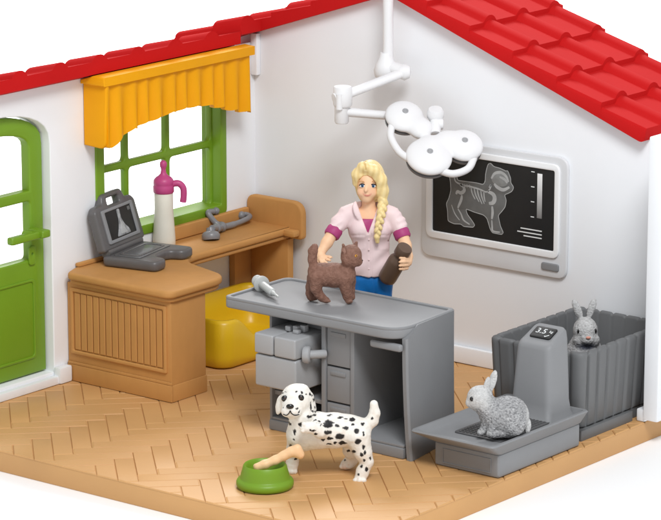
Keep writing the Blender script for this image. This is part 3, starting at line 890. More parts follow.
head_ = blob_obj('lamp_head', hb, .008, LAMPW, lamp, disp=None)
RIMG = mat('lamp_rim_grey', srgb(118, 118, 120), .4, .4, .03, 9)
for x, y, r in discs:
    bm = lathe([(0, -.056), (r*hs*.9, -.056), (r*hs*1.0, -.05), (r*hs*1.0, -.037), (0, -.037)], HP(x, y, 0), nrm, 40); obj('lens_rim', bm, RIMG, head_, angle=40)
    bm = lathe([(0, .0445), (.009, .0445), (.011, .048), (.015, .05), (.018, .0475), (.019, .02), (0, .02)], HP(x, y, 0), nrm, 20); obj('socket', bm, LGREY, head_, angle=40)
bm = tube(smooth_path([HP(-40, 14, -3), HP(-41, 0, -4), HP(-33, -18, -4), HP(-22, -28, -3)]), .022, 14)
obj('handle', bm, LAMPW, head_, angle=60)
bm = tube(smooth_path([HP(4, -38, -3), HP(18, -41, -4), HP(33, -33, -4), HP(39, -18, -3)]), .022, 14)
obj('handle', bm, LAMPW, head_, angle=60)
k0 = LP(434, 114, 46)
bm = BM(); add_tube(bm, [HP(2, 6, -2), k0+Vector((0, 0, -.03))], [.03, .035], 16); add_lathe(bm, [(0, -.05), (.035, -.045), (.05, -.02), (.05, .01), (.04, .03), (0, .035)], k0, (.2, -.3, 1), 24)
add_lathe(bm, [(0, -.04), (.03, -.035), (.04, 0), (.03, .035), (0, .04)], k0+Vector((.02, -.01, -.06)), LF.R, 20)
obj('swivel', bm, LAMPW, lamp, angle=50)

# ================================================================== x-ray screen on the back wall
xr = thing('xray_screen', 'grey framed wall screen showing a cat skeleton x-ray', 'screen', (1.72, WY, 1.0))
PM = T(0, WY-.012, 0) @ AY
obj('panel', plate([sub(1.2, 2.25, .622, 1.343, .07)], .022, .008, PM), PANELG, xr)
obj('inner_frame', plate([sub(1.245, 2.2, .742, 1.3, .05), sub(1.292, 2.165, .785, 1.262, .012)], .02, .005, T(0, WY-.027, 0) @ AY), FRAMEW, xr)
sx = obj('screen', plate([sub(1.285, 2.172, .778, 1.269, .01)], .006, .001, T(0, WY-.025, 0) @ AY), BLACK, xr)
sil = [(1.693, 1.242), (1.71, 1.249), (1.731, 1.231), (1.776, 1.227), (1.82, 1.215), (1.83, 1.22), (1.838, 1.209), (1.855, 1.175), (1.854, 1.15), (1.877, 1.127), (1.865, 1.101), (1.834, 1.083), (1.81, 1.073), (1.825, 1.042), (1.817, 1.0), (1.793, 0.97), (1.768, 0.943), (1.785, 0.881), (1.807, 0.844), (1.795, 0.832), (1.726, 0.833), (1.711, 0.855), (1.688, 0.914), (1.663, 0.931), (1.6, 0.938), (1.534, 0.95), (1.544, 0.92), (1.582, 0.883), (1.601, 0.86), (1.589, 0.846), (1.519, 0.841), (1.5, 0.853), (1.45, 0.847), (1.405, 0.858), (1.401, 0.921), (1.391, 0.962), (1.41, 0.996), (1.425, 1.05), (1.419, 1.102), (1.409, 1.142), (1.434, 1.166), (1.465, 1.16), (1.472, 1.114), (1.535, 1.115), (1.61, 1.117), (1.66, 1.113), (1.672, 1.135), (1.674, 1.177), (1.684, 1.22)]
XM = lambda d: T(0, WY-.0285-d, 0) @ AY
obj('cat_silhouette', plate([rpoly(sil, .012, 2)], .0012, .0002, XM(0)), FILMG, sx)
def line_bm(pts, w, d, closed=False, taper=True):
    sp = [Vector((p[0], p[1], 0)) for p in pts]
    sp = smooth_path(sp, 5) if len(sp) > 2 else sp
    L, Rr = [], []
    for i, p in enumerate(sp):
        t = (sp[min(i+1, len(sp)-1)]-sp[max(0, i-1)]).normalized(); nn = Vector((-t.y, t.x, 0))
        ww = w*(.55+.45*math.sin(PI*i/max(1, len(sp)-1))) if taper else w
        L.append(p+nn*ww); Rr.append(p-nn*ww)
    bm = BM(); m = XM(d)
    a = [bm.verts.new(m @ Vector((p.x, p.y, .0004))) for p in L]; b = [bm.verts.new(m @ Vector((p.x, p.y, .0004))) for p in Rr]
    for i in range(len(a)-1): bm.faces.new((a[i], a[i+1], b[i+1], b[i]))
    r = bmesh.ops.extrude_face_region(bm, geom=bm.faces[:])
    for v_ in r['geom']:
        if isinstance(v_, bmesh.types.BMVert): v_.co.y += .0004
    return bm
ol = rpoly(sil, .012, 2); obj('silhouette_outline', line_bm(list(ol)+[ol[0]], .0022, .0008, taper=False), FILML, sx)
bones = {'spine': ([(1.447, 1.137), (1.457, 1.107), (1.485, 1.095), (1.516, 1.089), (1.548, 1.09), (1.585, 1.087), (1.636, 1.081), (1.686, 1.073), (1.716, 1.11)], .0055),
 'pelvis': ([(1.491, 1.09), (1.517, 1.078), (1.521, 1.058), (1.498, 1.041), (1.473, 1.046), (1.463, 1.029)], .011),
 'femur': ([(1.505, 1.029), (1.499, .997), (1.476, .947)], .009), 'tibia': ([(1.477, .942), (1.5, .914), (1.519, .88), (1.563, .86)], .0055),
 'shin': ([(1.43, .96), (1.455, .91), (1.49, .875)], .0035),
 'shoulder': ([(1.692, 1.076), (1.729, 1.065), (1.742, 1.041), (1.73, 1.014), (1.701, 1.006)], .014), 'humerus': ([(1.724, .992), (1.728, .956), (1.723, .914)], .009),
 'radius': ([(1.723, .908), (1.726, .872), (1.732, .844), (1.782, .844)], .006), 'jaw': ([(1.737, 1.129), (1.76, 1.111), (1.803, 1.101), (1.846, 1.123)], .011)}
for k_, (pts, w) in bones.items(): obj(k_+'_bone', line_bm(pts, w, .0012), FILML, sx)
for pts in ([(1.571, 1.082), (1.58, 1.05), (1.601, 1.017)], [(1.593, 1.081), (1.605, 1.043), (1.63, 1.005)], [(1.617, 1.078), (1.626, 1.041), (1.652, .995)], [(1.641, 1.077), (1.649, 1.039), (1.668, .998)], [(1.663, 1.074), (1.666, 1.041), (1.674, 1.011)]):
    obj('rib_bone', line_bm(pts, .0042, .0012), FILML, sx)
for x_ in (1.5, 1.515, 1.53, 1.55): obj('vertebra', line_bm([(x_+.01, 1.1), (x_+.012, 1.078)], .003, .0014), FILML, sx)
obj('skull', plate([[(1.777+.062*math.cos(a*PI/14), 1.16+.043*math.sin(a*PI/14)) for a in range(28)]], .001, .0002, XM(.0006)), FILMM, sx)
obj('skull_rim', line_bm([(1.716, 1.157), (1.74, 1.191), (1.783, 1.202), (1.82, 1.186), (1.839, 1.153)], .009, .0012), FILML, sx)
obj('brow_bone', line_bm([(1.775, 1.175), (1.81, 1.165), (1.83, 1.145)], .008, .0014), FILML, sx)
obj('neck_bone', line_bm([(1.70, 1.1), (1.712, 1.118), (1.708, 1.09)], .005, .0014), FILML, sx)
def ramp_mat():
    return gradient_mat('grey_scale_print', srgb(120, 120, 120), srgb(245, 245, 245))
obj('grey_scale', plate([[(2.042, .966), (2.076, .966), (2.076, 1.231), (2.042, 1.231)]], .001, .0002, XM(0)), ramp_mat(), sx)
for z_ in (1.236, 1.147, 1.058, .968): obj('tick_mark', line_bm([(1.998, z_), (2.022, z_)], .0028, 0, taper=False), INK, sx)
for a, b, z_ in ((1.928, 2.078, .891), (1.905, 2.078, .869), (1.95, 2.078, .848)): obj('text_line', line_bm([(a, z_), (b, z_)], .0035, 0, taper=False), INK, sx)
obj('button', plate([sub(2.078, 2.2, .665, .71, .016)], .014, .005, T(0, WY-.026, 0) @ AY), GREY, xr)

# ================================================================== figures
FOC = 3304.583
def ppu(p): return FOC/((Vector(p)-cam_loc).dot(FWD))
def rgb(*c): return np.array(srgb(*c)[:3])
def mixc(a, b, t): t = np.clip(t, 0, 1)[:, None]; return a*(1-t)+b*t
FURK = vcol_mat('kitten_fur_paint', .62, .25, .6, 110)
FURR = vcol_mat('rabbit_fur_paint', .65, .2, .6, 110)
PAINTD = vcol_mat('puppy_paint', .5, .3, .2, 80)
SKIN = mat('skin_paint', srgb(236, 186, 148), .45, .35, .02, 8, .02, 150, sss=.12)
EYEB = mat('eye_black', srgb(16, 14, 13), .18, .6, .0, 5, 0)
HAIRM = vcol_mat('hair_paint', .42, .4, .12, 60)

# ---- kitten
kb = (1.749, -1.474, .731)
K = Fig(kb, 1/(ppu(kb)*7.43), (245, 483))
b = Blob(k=16*K.s)
def kc(pts, rs, **kw): b.chain([K(*p) for p in pts], [r*K.s for r in rs], **kw)
kc([(128, 268, 0), (185, 285, 0), (260, 290, 0), (330, 290, 2)], [72, 86, 90, 84])           # trunk
kc([(334, 285, 5), (358, 215, 8)], [74, 52])                                               # neck and ruff
b.ell(K(380, 145, 14), (85*K.s, 79*K.s, 82*K.s), K.axes((1, 0, .15), (0, 1, 0)))             # head (side, long, third)
kc([(425, 180, 30), (443, 186, 36)], [36, 22])                                              # muzzle
b.ell(K(425, 200, 32), (26*K.s, 30*K.s, 26*K.s), K.axes((1, 0, .3), (0, 1, 0))); b.ball(K(405, 190, 52), 34*K.s); b.ball(K(350, 180, 52), 40*K.s)
kc([(120, 300, 42), (120, 385, 48), (140, 430, 46), (162, 455, 46), (196, 474, 50)], [60, 42, 31, 28, 25])  # near hind leg
kc([(100, 310, -40), (82, 380, -42), (74, 425, -40), (82, 452, -36), (112, 456, -30)], [50, 38, 30, 27, 22])     # far hind leg
kc([(335, 330, 38), (342, 390, 42), (352, 440, 44), (362, 476, 50)], [58, 42, 35, 28])       # near fore leg
kc([(370, 330, -34), (374, 400, -36), (380, 440, -36), (388, 456, -30)], [48, 32, 26, 21])   # far fore leg
for dx, df in ((-14, 8), (2, 14), (17, 10)): b.ball(K(364+dx, 484, 50+df+6), 11*K.s, k=6*K.s); b.ball(K(200+dx, 480, 52+df+4), 11*K.s, k=6*K.s)
kc([(100, 225, 0), (92, 170, 0), (96, 110, 0), (110, 82, 0)], [32, 33, 33, 27])            # tail
for ex, ey, tx, ty, f_ in ((333, 106, 320, 64, 62), (402, 84, 419, 46, -20)):
    for o_ in (-15, 0, 15):
        b.cap(K(ex+o_, ey+4, f_), K(tx+(o_*.15), ty, f_-4), 12*K.s, 6*K.s, k=9*K.s)
ce = np.array(K(330, 104, 70)); axk = np.array([list(v) for v in K.axes((-12, 46, 0), (1, 0, -.4))])
b.cut(lambda P: -(np.linalg.norm(((P-ce)@axk.T)/np.array([14*K.s, 30*K.s, 12*K.s]), axis=-1)-1)*12*K.s, 4*K.s)
kcenter = np.array(kb)
st_k = [np.array(K.vec(.35, .35, .1))*1.0, np.array(K.vec(1, -1, .3)), np.array(K.vec(0, 0, 1))]
def kdisp(P, N):
    q = K.inv(P); hd = np.clip((q[:, 0]-290)/40, 0, 1)*np.clip((215-q[:, 1])/30, 0, 1)
    n_ = nz(P, 55, 1.3)+.6*nz(P, 110, 4)
    ruff = np.exp(-((q[:, 0]-345)/60)**2-((q[:, 1]-280)/80)**2)
    return (.0015*(1-.7*hd)+.0018*ruff)*n_
def kcol(P, N):
    n_ = nz(P, 55, 1.3)+.6*nz(P, 110, 4)
    c = mixc(np.tile(rgb(118, 83, 69), (len(P), 1)), rgb(146, 109, 94), .35+.5*n_)
    q = K.inv(P)
    c = mixc(c, rgb(158, 122, 108), np.clip(1-np.hypot((q[:, 0]-330)/17, (q[:, 1]-105)/27), 0, 1)*(q[:, 2] > 45)*2)
    c = mixc(c, rgb(140, 108, 94), np.clip((q[:, 1]-462)/18, 0, 1)*.4)
    return c
kit = blob_obj('kitten', b, .0052, FURK, loc=kb, color=kcol, disp=kdisp)
tag(kit, 'brown toy kitten with raised tail standing on the examination table', 'cat')
AMB = mat('amber_eye', srgb(214, 150, 52), .25, .5, .05, 20, 0)
def ellm(name, c, r, axes, m, parent, seg=24):
    bm = BM(); bmesh.ops.create_uvsphere(bm, u_segments=seg, v_segments=seg//2, radius=1)
    A = Matrix([list(v) for v in axes]).transposed()
    for v_ in bm.verts: v_.co = Vector(c)+A @ Vector((v_.co.x*r[0], v_.co.y*r[1], v_.co.z*r[2]))
    return obj(name, bm, m, parent, angle=180)
ax = K.axes((0, 1, .1), (1, 0, -.55))
eye = ellm('eye', K(415, 146, 84), (11*K.s, 10*K.s, 10*K.s), ax, AMB, kit); ellm('pupil', K(417.5, 146, 91), (4.2*K.s, 6.5*K.s, 5.5*K.s), ax, EYEB, eye)
eye = ellm('eye', K(450, 142, 20), (8*K.s, 9*K.s, 9*K.s), ax, AMB, kit)
NOSEB = mat('nose_dark', srgb(66, 44, 40), .4, .4, .05, 20, 0)
ellm('nose', K(461, 179, 42), (7*K.s, 6*K.s, 8*K.s), K.axes((0, 1, 0), (1, 0, 0)), NOSEB, kit)

# ---- puppy
db = (2.365, -2.10, .0)
D = Fig(db, 1/(ppu(db)*3.71), ((351.5-230)*3.71, (475.1-370)*3.71))
b = Blob(k=14*D.s)
def dc(pts, rs, **kw): b.chain([D(*p) for p in pts], [r*D.s for r in rs], **kw)
dc([(272, 238, 5), (320, 222, 5), (390, 222, 0), (440, 222, 0), (470, 222, 0)], [62, 67, 64, 57, 51])      # trunk
dc([(262, 232, 20), (268, 165, 32)], [48, 46])                                                # neck
b.ell(D(245, 106, 36), (56*D.s, 60*D.s, 56*D.s), D.axes((0, 1, .1), (1, 0, 0)))             # skull
dc([(232, 130, 66), (226, 140, 92)], [38, 28])                                              # muzzle
b.ball(D(212, 146, 88), 21*D.s, k=8*D.s); b.ball(D(244, 148, 84), 22*D.s, k=8*D.s); b.ball(D(230, 160, 78), 17*D.s, k=8*D.s)
b.ell(D(185, 125, 24), (10*D.s, 38*D.s, 22*D.s), D.axes((.22, 1, .05), (1, -.2, -.5)), k=6*D.s)     # ears
b.ell(D(304, 134, 24), (12*D.s, 52*D.s, 31*D.s), D.axes((-.16, 1, .0), (1, .16, .35)), k=6*D.s); dc([(270, 80, 30), (292, 96, 30)], [30, 18])
dc([(505, 205, 0), (527, 185, 0), (536, 158, 0), (533, 124, 0)], [24, 21, 18, 15])            # tail
dc([(475, 248, 34), (492, 300, 44), (508, 338, 46), (492, 372, 50), (484, 398, 56)], [49, 32, 22, 22, 23])     # near hind leg
dc([(455, 252, -40), (452, 300, -52), (462, 325, -62), (446, 345, -66), (430, 354, -62)], [46, 31, 20, 20, 20])  # far hind leg
for dx, df in ((-17, 12), (-2, 20), (14, 16)): b.ball(D(482+dx, 406, 58+df), 10*D.s, k=5*D.s); b.ball(D(430+dx*.9, 361, -60+df*.6), 9*D.s, k=5*D.s)
dc([(248, 240, -22), (236, 300, -28), (231, 345, -30), (228, 372, -24)], [38, 25, 21, 21])    # standing fore leg
for dx, df in ((-13, 8), (2, 14), (14, 8)): b.ball(D(227+dx, 378, -24+df), 9*D.s, k=5*D.s)
dc([(352, 220, 44), (334, 220, 78), (304, 206, 98), (288, 206, 102)], [36, 27, 21, 23], k=4*D.s)     # raised fore leg
for dx, dy in ((-12, 12), (-16, -1), (-8, -14)): b.ball(D(282+dx*.8, 206+dy*.85, 112), 10*D.s, k=3*D.s)
spots = [(95, 170, 26, 21), (92, 212, 23, 13), (143, 178, 13, 9), (183, 190, 19, 10), (155, 235, 26, 15), (105, 245, 16, 9), (170, 269, 25, 10), (98, 273, 15, 7), (132, 268, 9, 7), (160, 138, 15, 6), (220, 150, 15, 8), (103, 125, 16, 5), (272, 170, 11, 9), (243, 205, 15, 13), (278, 218, 8, 13), (246, 260, 18, 18), (276, 290, 8, 12), (228, 314, 13, 8), (269, 329, 10, 7), (313, 347, 6, 9), (293, 411, 9, 8)]
spots = [(296.8+x*.7135, 74.2+y*.7135, rx*.7135, ry*.7135) for x, y, rx, ry in spots]
s2 = [(335, 348, 14, 13), (297, 400, 9, 20), (292, 450, 9, 9), (395, 300, 17, 9), (445, 268, 24, 7), (422, 290, 18, 6), (428, 325, 12, 5), (420, 384, 17, 7), (403, 232, 10, 30), (424, 190, 7, 16), (428, 240, 6, 12), (398, 150, 7, 7), (412, 265, 8, 7), (470, 350, 6, 10), (262, 345, 5, 16), (270, 495, 8, 14), (412, 160, 5, 8), (268, 350, 6, 9),
      (315, 133, 10, 9), (345, 136, 7, 9), (315, 243, 10, 9), (326, 266, 7, 9), (237, 138, 8, 3), (220, 146, 5, 4), (372, 152, 5, 5), (228, 238, 4, 4), (330, 255, 4, 4)]
spots += [(500, 300, 6, 8), (486, 352, 7, 6), (476, 384, 5, 5), (505, 362, 5, 7), (497, 330, 6, 5), (238, 292, 6, 9), (243, 330, 5, 6), (226, 312, 5, 7), (380, 192, 7, 5), (412, 262, 6, 5), (345, 254, 7, 5), (330, 184, 7, 4), (456, 196, 6, 5), (430, 178, 8, 4), (366, 268, 6, 4), (440, 300, 6, 6), (428, 338, 5, 4), (528, 176, 5, 6), (318, 230, 6, 5), (300, 214, 5, 4)]
spots += [(74.2+x*.561, y*.561, rx*.561, ry*.561) for x, y, rx, ry in s2]
rs_ = random.Random(3); back = [(rs_.uniform(270, 500), rs_.uniform(180, 290), rs_.uniform(8, 17), rs_.uniform(6, 12)) for _ in range(26)]
def dcol(P, N):
    n_ = nz(P, 40, 2.1); q = D.inv(P); jx = 5*nz(P, 60, 5); jy = 5*nz(P, 60, 9)
    c = mixc(np.tile(rgb(236, 232, 224), (len(P), 1)), rgb(214, 204, 190), -n_*.6)
    f_ = N@np.array(D.F)
    for L_, side in ((spots, f_ > -.12), (back, f_ < -.12)):
        for x, y, rx, ry in L_:
            d_ = np.hypot((q[:, 0]+jx-x)/rx, (q[:, 1]+jy-y)/ry)
            c = mixc(c, rgb(34, 32, 33), ((1.07-d_)*4.5)*side)
    paw = ((q[:, 1] > 396) & (q[:, 0] > 440)) | ((q[:, 1] > 352) & (q[:, 0] > 400) & (q[:, 0] < 450) & (q[:, 2] < 0))
    c = mixc(c, rgb(226, 196, 182), np.clip(nz(P, 60, 7)*2.2, 0, .6)*paw)
    return c
pup = blob_obj('puppy', b, .0042, PAINTD, loc=db, color=dcol, disp=lambda P, N: .0011*nz(P, 60, 3)+.0007*nz(P, 130, 5))
tag(pup, 'black-spotted white puppy figure lifting one front paw beside the green bowl', 'dog')
ax = D.axes((0, 1, .0), (1, 0, 0))
SPK = mat('eye_highlight', srgb(150, 140, 135), .2, .5, 0, 5, 0)
for x, y, f_ in ((205, 100, 74), (264, 97, 82)):
    e_ = ellm('eye', D(x, y, f_), (12.5*D.s, 12.5*D.s, 8*D.s), ax, EYEB, pup)
    ellm('iris_glint', D(x+1, y-1, f_+6), (4.5*D.s, 4.5*D.s, 3*D.s), ax, mat('eye_brown', srgb(62, 40, 30), .15, .6, 0, 5, 0), e_)
ellm('nose', D(225, 127, 117), (14.5*D.s, 9.5*D.s, 8*D.s), ax, EYEB, pup)
mp = [(200, 157, 98), (212, 160, 104), (221, 152, 113), (226, 143, 117), (230, 152, 113), (242, 160, 104), (258, 158, 93)]
obj('mouth', tube(smooth_path([D(x, y, f_+9) for x, y, f_ in mp]), 2.0*D.s, 8), EYEB, pup, angle=180)

# ---- bowl and bone
bo = Vector((2.135, -2.545, .0))
gb = obj('food_bowl', lathe([(0, .004), (.132, .0), (.146, .005), (.152, .018), (.151, .034), (.144, .046), (.134, .05), (.131, .056), (.127, .074), (.12, .098), (.115, .118), (.109, .126), (.101, .12), (.095, .1), (.082, .07), (0, .062)], bo, n=64), GREEN, loc=bo, angle=60)
tag(gb, 'small round green food bowl on the plank floor', 'bowl')
B = Fig(bo, 1/(ppu(bo)*8.0), (248, 425))
b = Blob(k=16*B.s)
pts = [((190, 262, 30), 32), ((250, 243, 20), 37), ((330, 208, 8), 36), ((400, 172, 2), 37), ((460, 140, 0), 44)]
b.chain([B(*p) for p, r in pts], [r*B.s for p, r in pts])
b.ball(B(508, 112, 6), 34*B.s, k=30*B.s); b.ball(B(526, 162, -4), 38*B.s, k=30*B.s); b.ball(B(506, 140, 0), 40*B.s, k=20*B.s); b.ball(B(178, 262, -18), 26*B.s); b.ball(B(185, 282, 22), 24*B.s)
bn = blob_obj('bone', b, .005, BONE, loc=B(350, 210, 0), disp=lambda P, N: .001*nz(P, 20, 2))
tag(bn, 'pale beige bone leaning out of the green bowl', 'bone')

# ---- rabbit on the scale
rb_ = (2.925, -1.53, .184)
R1 = Fig(rb_, 1/(ppu(rb_)*5.085), (508, 335))
b = Blob(k=16*R1.s)
def rc(pts, rs, **kw): b.chain([R1(*p) for p in pts], [r*R1.s for r in rs], **kw)
b.ell(R1(548, 228, 0), (106*R1.s, 100*R1.s, 100*R1.s), R1.axes((0, 1, 0), (1, .0, 0)))        # back
rc([(545, 255, 10), (480, 222, 14), (438, 180, 18)], [86, 76, 60])
b.ell(R1(566, 264, 66), (70*R1.s, 66*R1.s, 40*R1.s), R1.axes((.1, 1, 0), (1, -.1, 0)), k=3*R1.s)   # haunch
b.ell(R1(402, 136, 22), (65*R1.s, 63*R1.s, 60*R1.s), R1.axes((.2, 1, 0), (1, -.25, .1)))       # head
rc([(375, 148, 26), (352, 162, 30)], [34, 22]); b.ball(R1(385, 165, 30), 34*R1.s)
rc([(452, 220, 30), (438, 270, 36), (416, 306, 42), (404, 312, 44)], [40, 26, 17, 15], k=9*R1.s)
rc([(470, 240, 62), (462, 290, 66), (450, 318, 68)], [30, 20, 15], k=9*R1.s)
rc([(520, 316, 66), (470, 322, 76)], [22, 16], k=8*R1.s); rc([(520, 312, -50), (480, 318, -50)], [24, 16], k=8*R1.s)
b.ell(R1(648, 284, 0), (17*R1.s, 40*R1.s, 20*R1.s), R1.axes((.12, 1, 0), (1, 0, 0)), k=8*R1.s)     # tail
b.ball(R1(425, 112, 26), 36*R1.s); b.ell(R1(436, 70, 40), (18*R1.s, 44*R1.s, 11*R1.s), R1.axes((.22, 1, 0), (1, 0, -.6)), k=8*R1.s)
b.ell(R1(466, 52, 8), (20*R1.s, 60*R1.s, 12*R1.s), R1.axes((.26, 1, 0), (1, 0, .35)), k=8*R1.s)
def rab_fns(Fg, head, dark):
    def tex(P):
        q = Fg.inv(P)/60.
        a_ = np.array([noise.noise(Vector((v[0]*1.6+v[1]*.6, v[1]*3.6-v[0]*.5, v[2]*2.4))*3.6) for v in q])
        b_ = np.array([noise.noise(Vector((v[0]*2+3, v[1]*3.4, v[2]*3))*8.) for v in q])
        return a_+.6*b_
    def hd(P):
        q = Fg.inv(P); return head(q)
    def disp(P, N): return (.0036*(1-.7*hd(P)))*tex(P)
    def col(P, N):
        t = tex(P); h_ = hd(P)
        c = mixc(np.tile(rgb(*dark), (len(P), 1)), rgb(196, 196, 197), .47+.75*t)
        c = mixc(c, mixc(np.tile(rgb(160, 160, 160), (len(P), 1)), rgb(214, 214, 213), .6+.45*t), h_)
        return c
    return disp, col
hf = lambda q: np.clip((470-q[:, 0])/40, 0, 1)*np.clip((205-q[:, 1])/30, 0, 1)+.8*np.clip((q[:, 0]-630)/14, 0, 1)+.6*np.clip((q[:, 1]-292)/15, 0, 1)*(q[:, 0] < 462)+np.clip((95-q[:, 1])/20, 0, 1)
hf1 = lambda q: np.clip(hf(q), 0, 1)
dsp, cl = rab_fns(R1, hf1, (98, 98, 100))
ra = blob_obj('rabbit', b, .0052, FURR, loc=rb_, color=cl, disp=dsp)
tag(ra, 'grey toy rabbit with a pale face crouching on the scale tray', 'rabbit', 'grey toy rabbits')
ax = R1.axes((0, 1, 0), (1, 0, -.3))
ellm('eye', R1(362, 140, 63), (13.5*R1.s, 13*R1.s, 9*R1.s), ax, EYEB, ra)
ellm('nose', R1(336, 160, 34), (6*R1.s, 6*R1.s, 8*R1.s), ax, mat('rabbit_nose', srgb(200, 160, 150), .5, .3, .05, 9, 0), ra)

# ---- rabbit in the pen
rb2 = (2.69, -.37, .064)
R2 = Fig(rb2, 1.26/(ppu(rb2)*8.67), (225, 920))
# its drawing point (225, 336) sits at the height of its mouth
oy = (1/ (1/(ppu(rb2)*8.67)))
R2.o = (228, 0)
R2.o = (228, 335+(.447-.064)*CP/R2.s)
b = Blob(k=22*R2.s)
def r2c(pts, rs, **kw): b.chain([R2(*p) for p in pts], [r*R2.s for r in rs], **kw)
by = R2.o[1]
b.ell(R2(215, by-175, -60), (175*R2.s, 185*R2.s, 190*R2.s), R2.axes((0, 1, 0), (1, 0, 0)))
r2c([(220, by-230, -20), (220, 450, 0), (222, 380, 10)], [150, 128, 95])
b.ell(R2(222, 285, 30), (84*R2.s, 92*R2.s, 92*R2.s), R2.axes((0, 1, 0), (1, 0, 0)))
b.ell(R2(232, 345, 85), (50*R2.s, 44*R2.s, 60*R2.s), R2.axes((0, 1, 0), (1, 0, 0)))
b.ell(R2(190, 355, 60), (52*R2.s, 46*R2.s, 52*R2.s), R2.axes((0, 1, 0), (1, 0, 0)), k=16*R2.s); b.ell(R2(272, 352, 60), (48*R2.s, 46*R2.s, 52*R2.s), R2.axes((0, 1, 0), (1, 0, 0)), k=16*R2.s)
b.ell(R2(166, 142, 20), (27*R2.s, 78*R2.s, 18*R2.s), R2.axes((-.42, 1, 0), (1, .42, .1)), k=10*R2.s)
b.ell(R2(263, 134, 20), (26*R2.s, 76*R2.s, 18*R2.s), R2.axes((.3, 1, 0), (1, -.3, -.1)), k=10*R2.s)
r2c([(165, by-200, 90), (170, by-40, 130)], [50, 34]); r2c([(270, by-200, 90), (268, by-40, 130)], [50, 34])
hf2 = lambda q: np.clip((360-q[:, 1])/30, 0, 1)*.75
dsp, cl0 = rab_fns(Fig(rb2, R2.s*1.7, (R2.o[0]/1.7, R2.o[1]/1.7)), lambda q: np.clip((212-q[:, 1])/18, 0, 1)*.62, (124, 121, 120))
def cl2(P, N):
    c = cl0(P, N); q = R2.inv(P)
    chin = np.clip(1.3-np.hypot((q[:, 0]-228)/70, (q[:, 1]-395)/26), 0, 1)
    return mixc(c, rgb(70, 72, 84), chin*1.2*(q[:, 2] > 20))
ra2 = blob_obj('rabbit', b, .0055, FURR, loc=rb2, color=cl2, disp=dsp)
tag(ra2, 'grey toy rabbit facing out with both ears up inside the ribbed pen', 'rabbit', 'grey toy rabbits')
ax = R2.axes((0, 1, 0), (1, 0, .6))
ellm('eye', R2(170, 291, 97), (9*R2.s, 17*R2.s, 9*R2.s), ax, EYEB, ra2)
ellm('eye', R2(288, 288, 90), (8*R2.s, 17*R2.s, 9*R2.s), R2.axes((0, 1, 0), (1, 0, -.6)), EYEB, ra2)
ellm('nose', R2(234, 333, 146), (17*R2.s, 10*R2.s, 8*R2.s), R2.axes((0, 1, 0), (1, 0, 0)), mat('rabbit_nose', srgb(214, 150, 132), .5, .3, .05, 9, 0), ra2)

# ---- person: vet figure behind the table
vb = (1.556, -.88, 0)
V = Fig(vb, 1/ppu(vb), (370.3, 399.3))
s = V.s
body = Blob(k=4*s)
def ch(bl, pts, rs, **kw): bl.chain([V(*p) for p in pts], [r*s for r in rs], **kw)
def arms(bl, grow=0, part='all'):
    if part in ('all', 'up'):
        ch(bl, [(349, 216, 0), (341, 223, 3), (333.5, 232, 8)], [4.8+grow, 5.6+grow, 5.4+grow], k=3*s)
        ch(bl, [(389.5, 217, 0), (396, 224, 2), (401, 234, 6)], [4.8+grow, 5.6+grow, 5.4+grow], k=3*s)
    if part == 'all':
        ch(bl, [(333.5, 232, 8), (327, 243, 14), (321.5, 252, 20)], [6.2, 5.6, 4.2], k=2*s)
        ch(bl, [(401, 234, 6), (404.5, 246, 14), (407, 256, 22)], [6.2, 5.8, 4.4], k=2*s)
# head
FD = (-.10, 0, 1)
body.ell(V(367.5, 184, 2), (11.1*s, 15.5*s, 13.5*s), V.axes((0, 1, .05), (1, 0, .1)))
body.ell(V(366.2, 194, 7), (7.0*s, 10*s, 8.2*s), V.axes((0, 1, .1), (1, 0, .1)), k=5*s)
body.ball(V(365.8, 199.8, 10), 3.6*s, k=3.5*s)                                   # chin
ch(body, [(365.9, 187.5, 14.5), (365.0, 192.2, 17.2)], [1.2, 1.55], k=1.8*s)          # nose
body.ball(V(361, 193.5, 10.5), 4.2*s, k=3*s); body.ball(V(371.5, 193.8, 10), 4.2*s, k=3*s)
ch(body, [(362.9, 195.5, 14.4), (364.6, 196.3, 15.3), (366.4, 196.7, 15.6), (368.2, 196.4, 15.1), (369.9, 195.7, 13.9)], [.4, .6, .7, .6, .4], k=.9*s)
body.ball(V(361.7, 186.9, 14.2), 2.0*s, k=1.2*s) if False else None
ch(body, [(368, 200, 0), (368.5, 216, 0)], [6.6, 7.2], k=4*s)
ch(body, [(356, 214.5, -1), (382, 215, -1)], [5.8, 5.8], k=4*s)
body.ell(V(369.5, 228, 0), (18.5*s, 20*s, 10.5*s), V.axes((0, 1, 0), (1, 0, 0)))
body.ell(V(370.5, 250, 0), (14.5*s, 20*s, 9.5*s), V.axes((0, 1, 0), (1, 0, 0)))
body.ell(V(371, 278, -1), (16.5*s, 16*s, 11*s), V.axes((0, 1, 0), (1, 0, 0)))
for x_ in (362, 381): ch(body, [(x_, 285, -1), (x_-.4, 335, -1), (x_, 386, -3), (x_-1, 392, 4)], [8.6, 6.8, 5, 4.6], k=2*s)
arms(body)
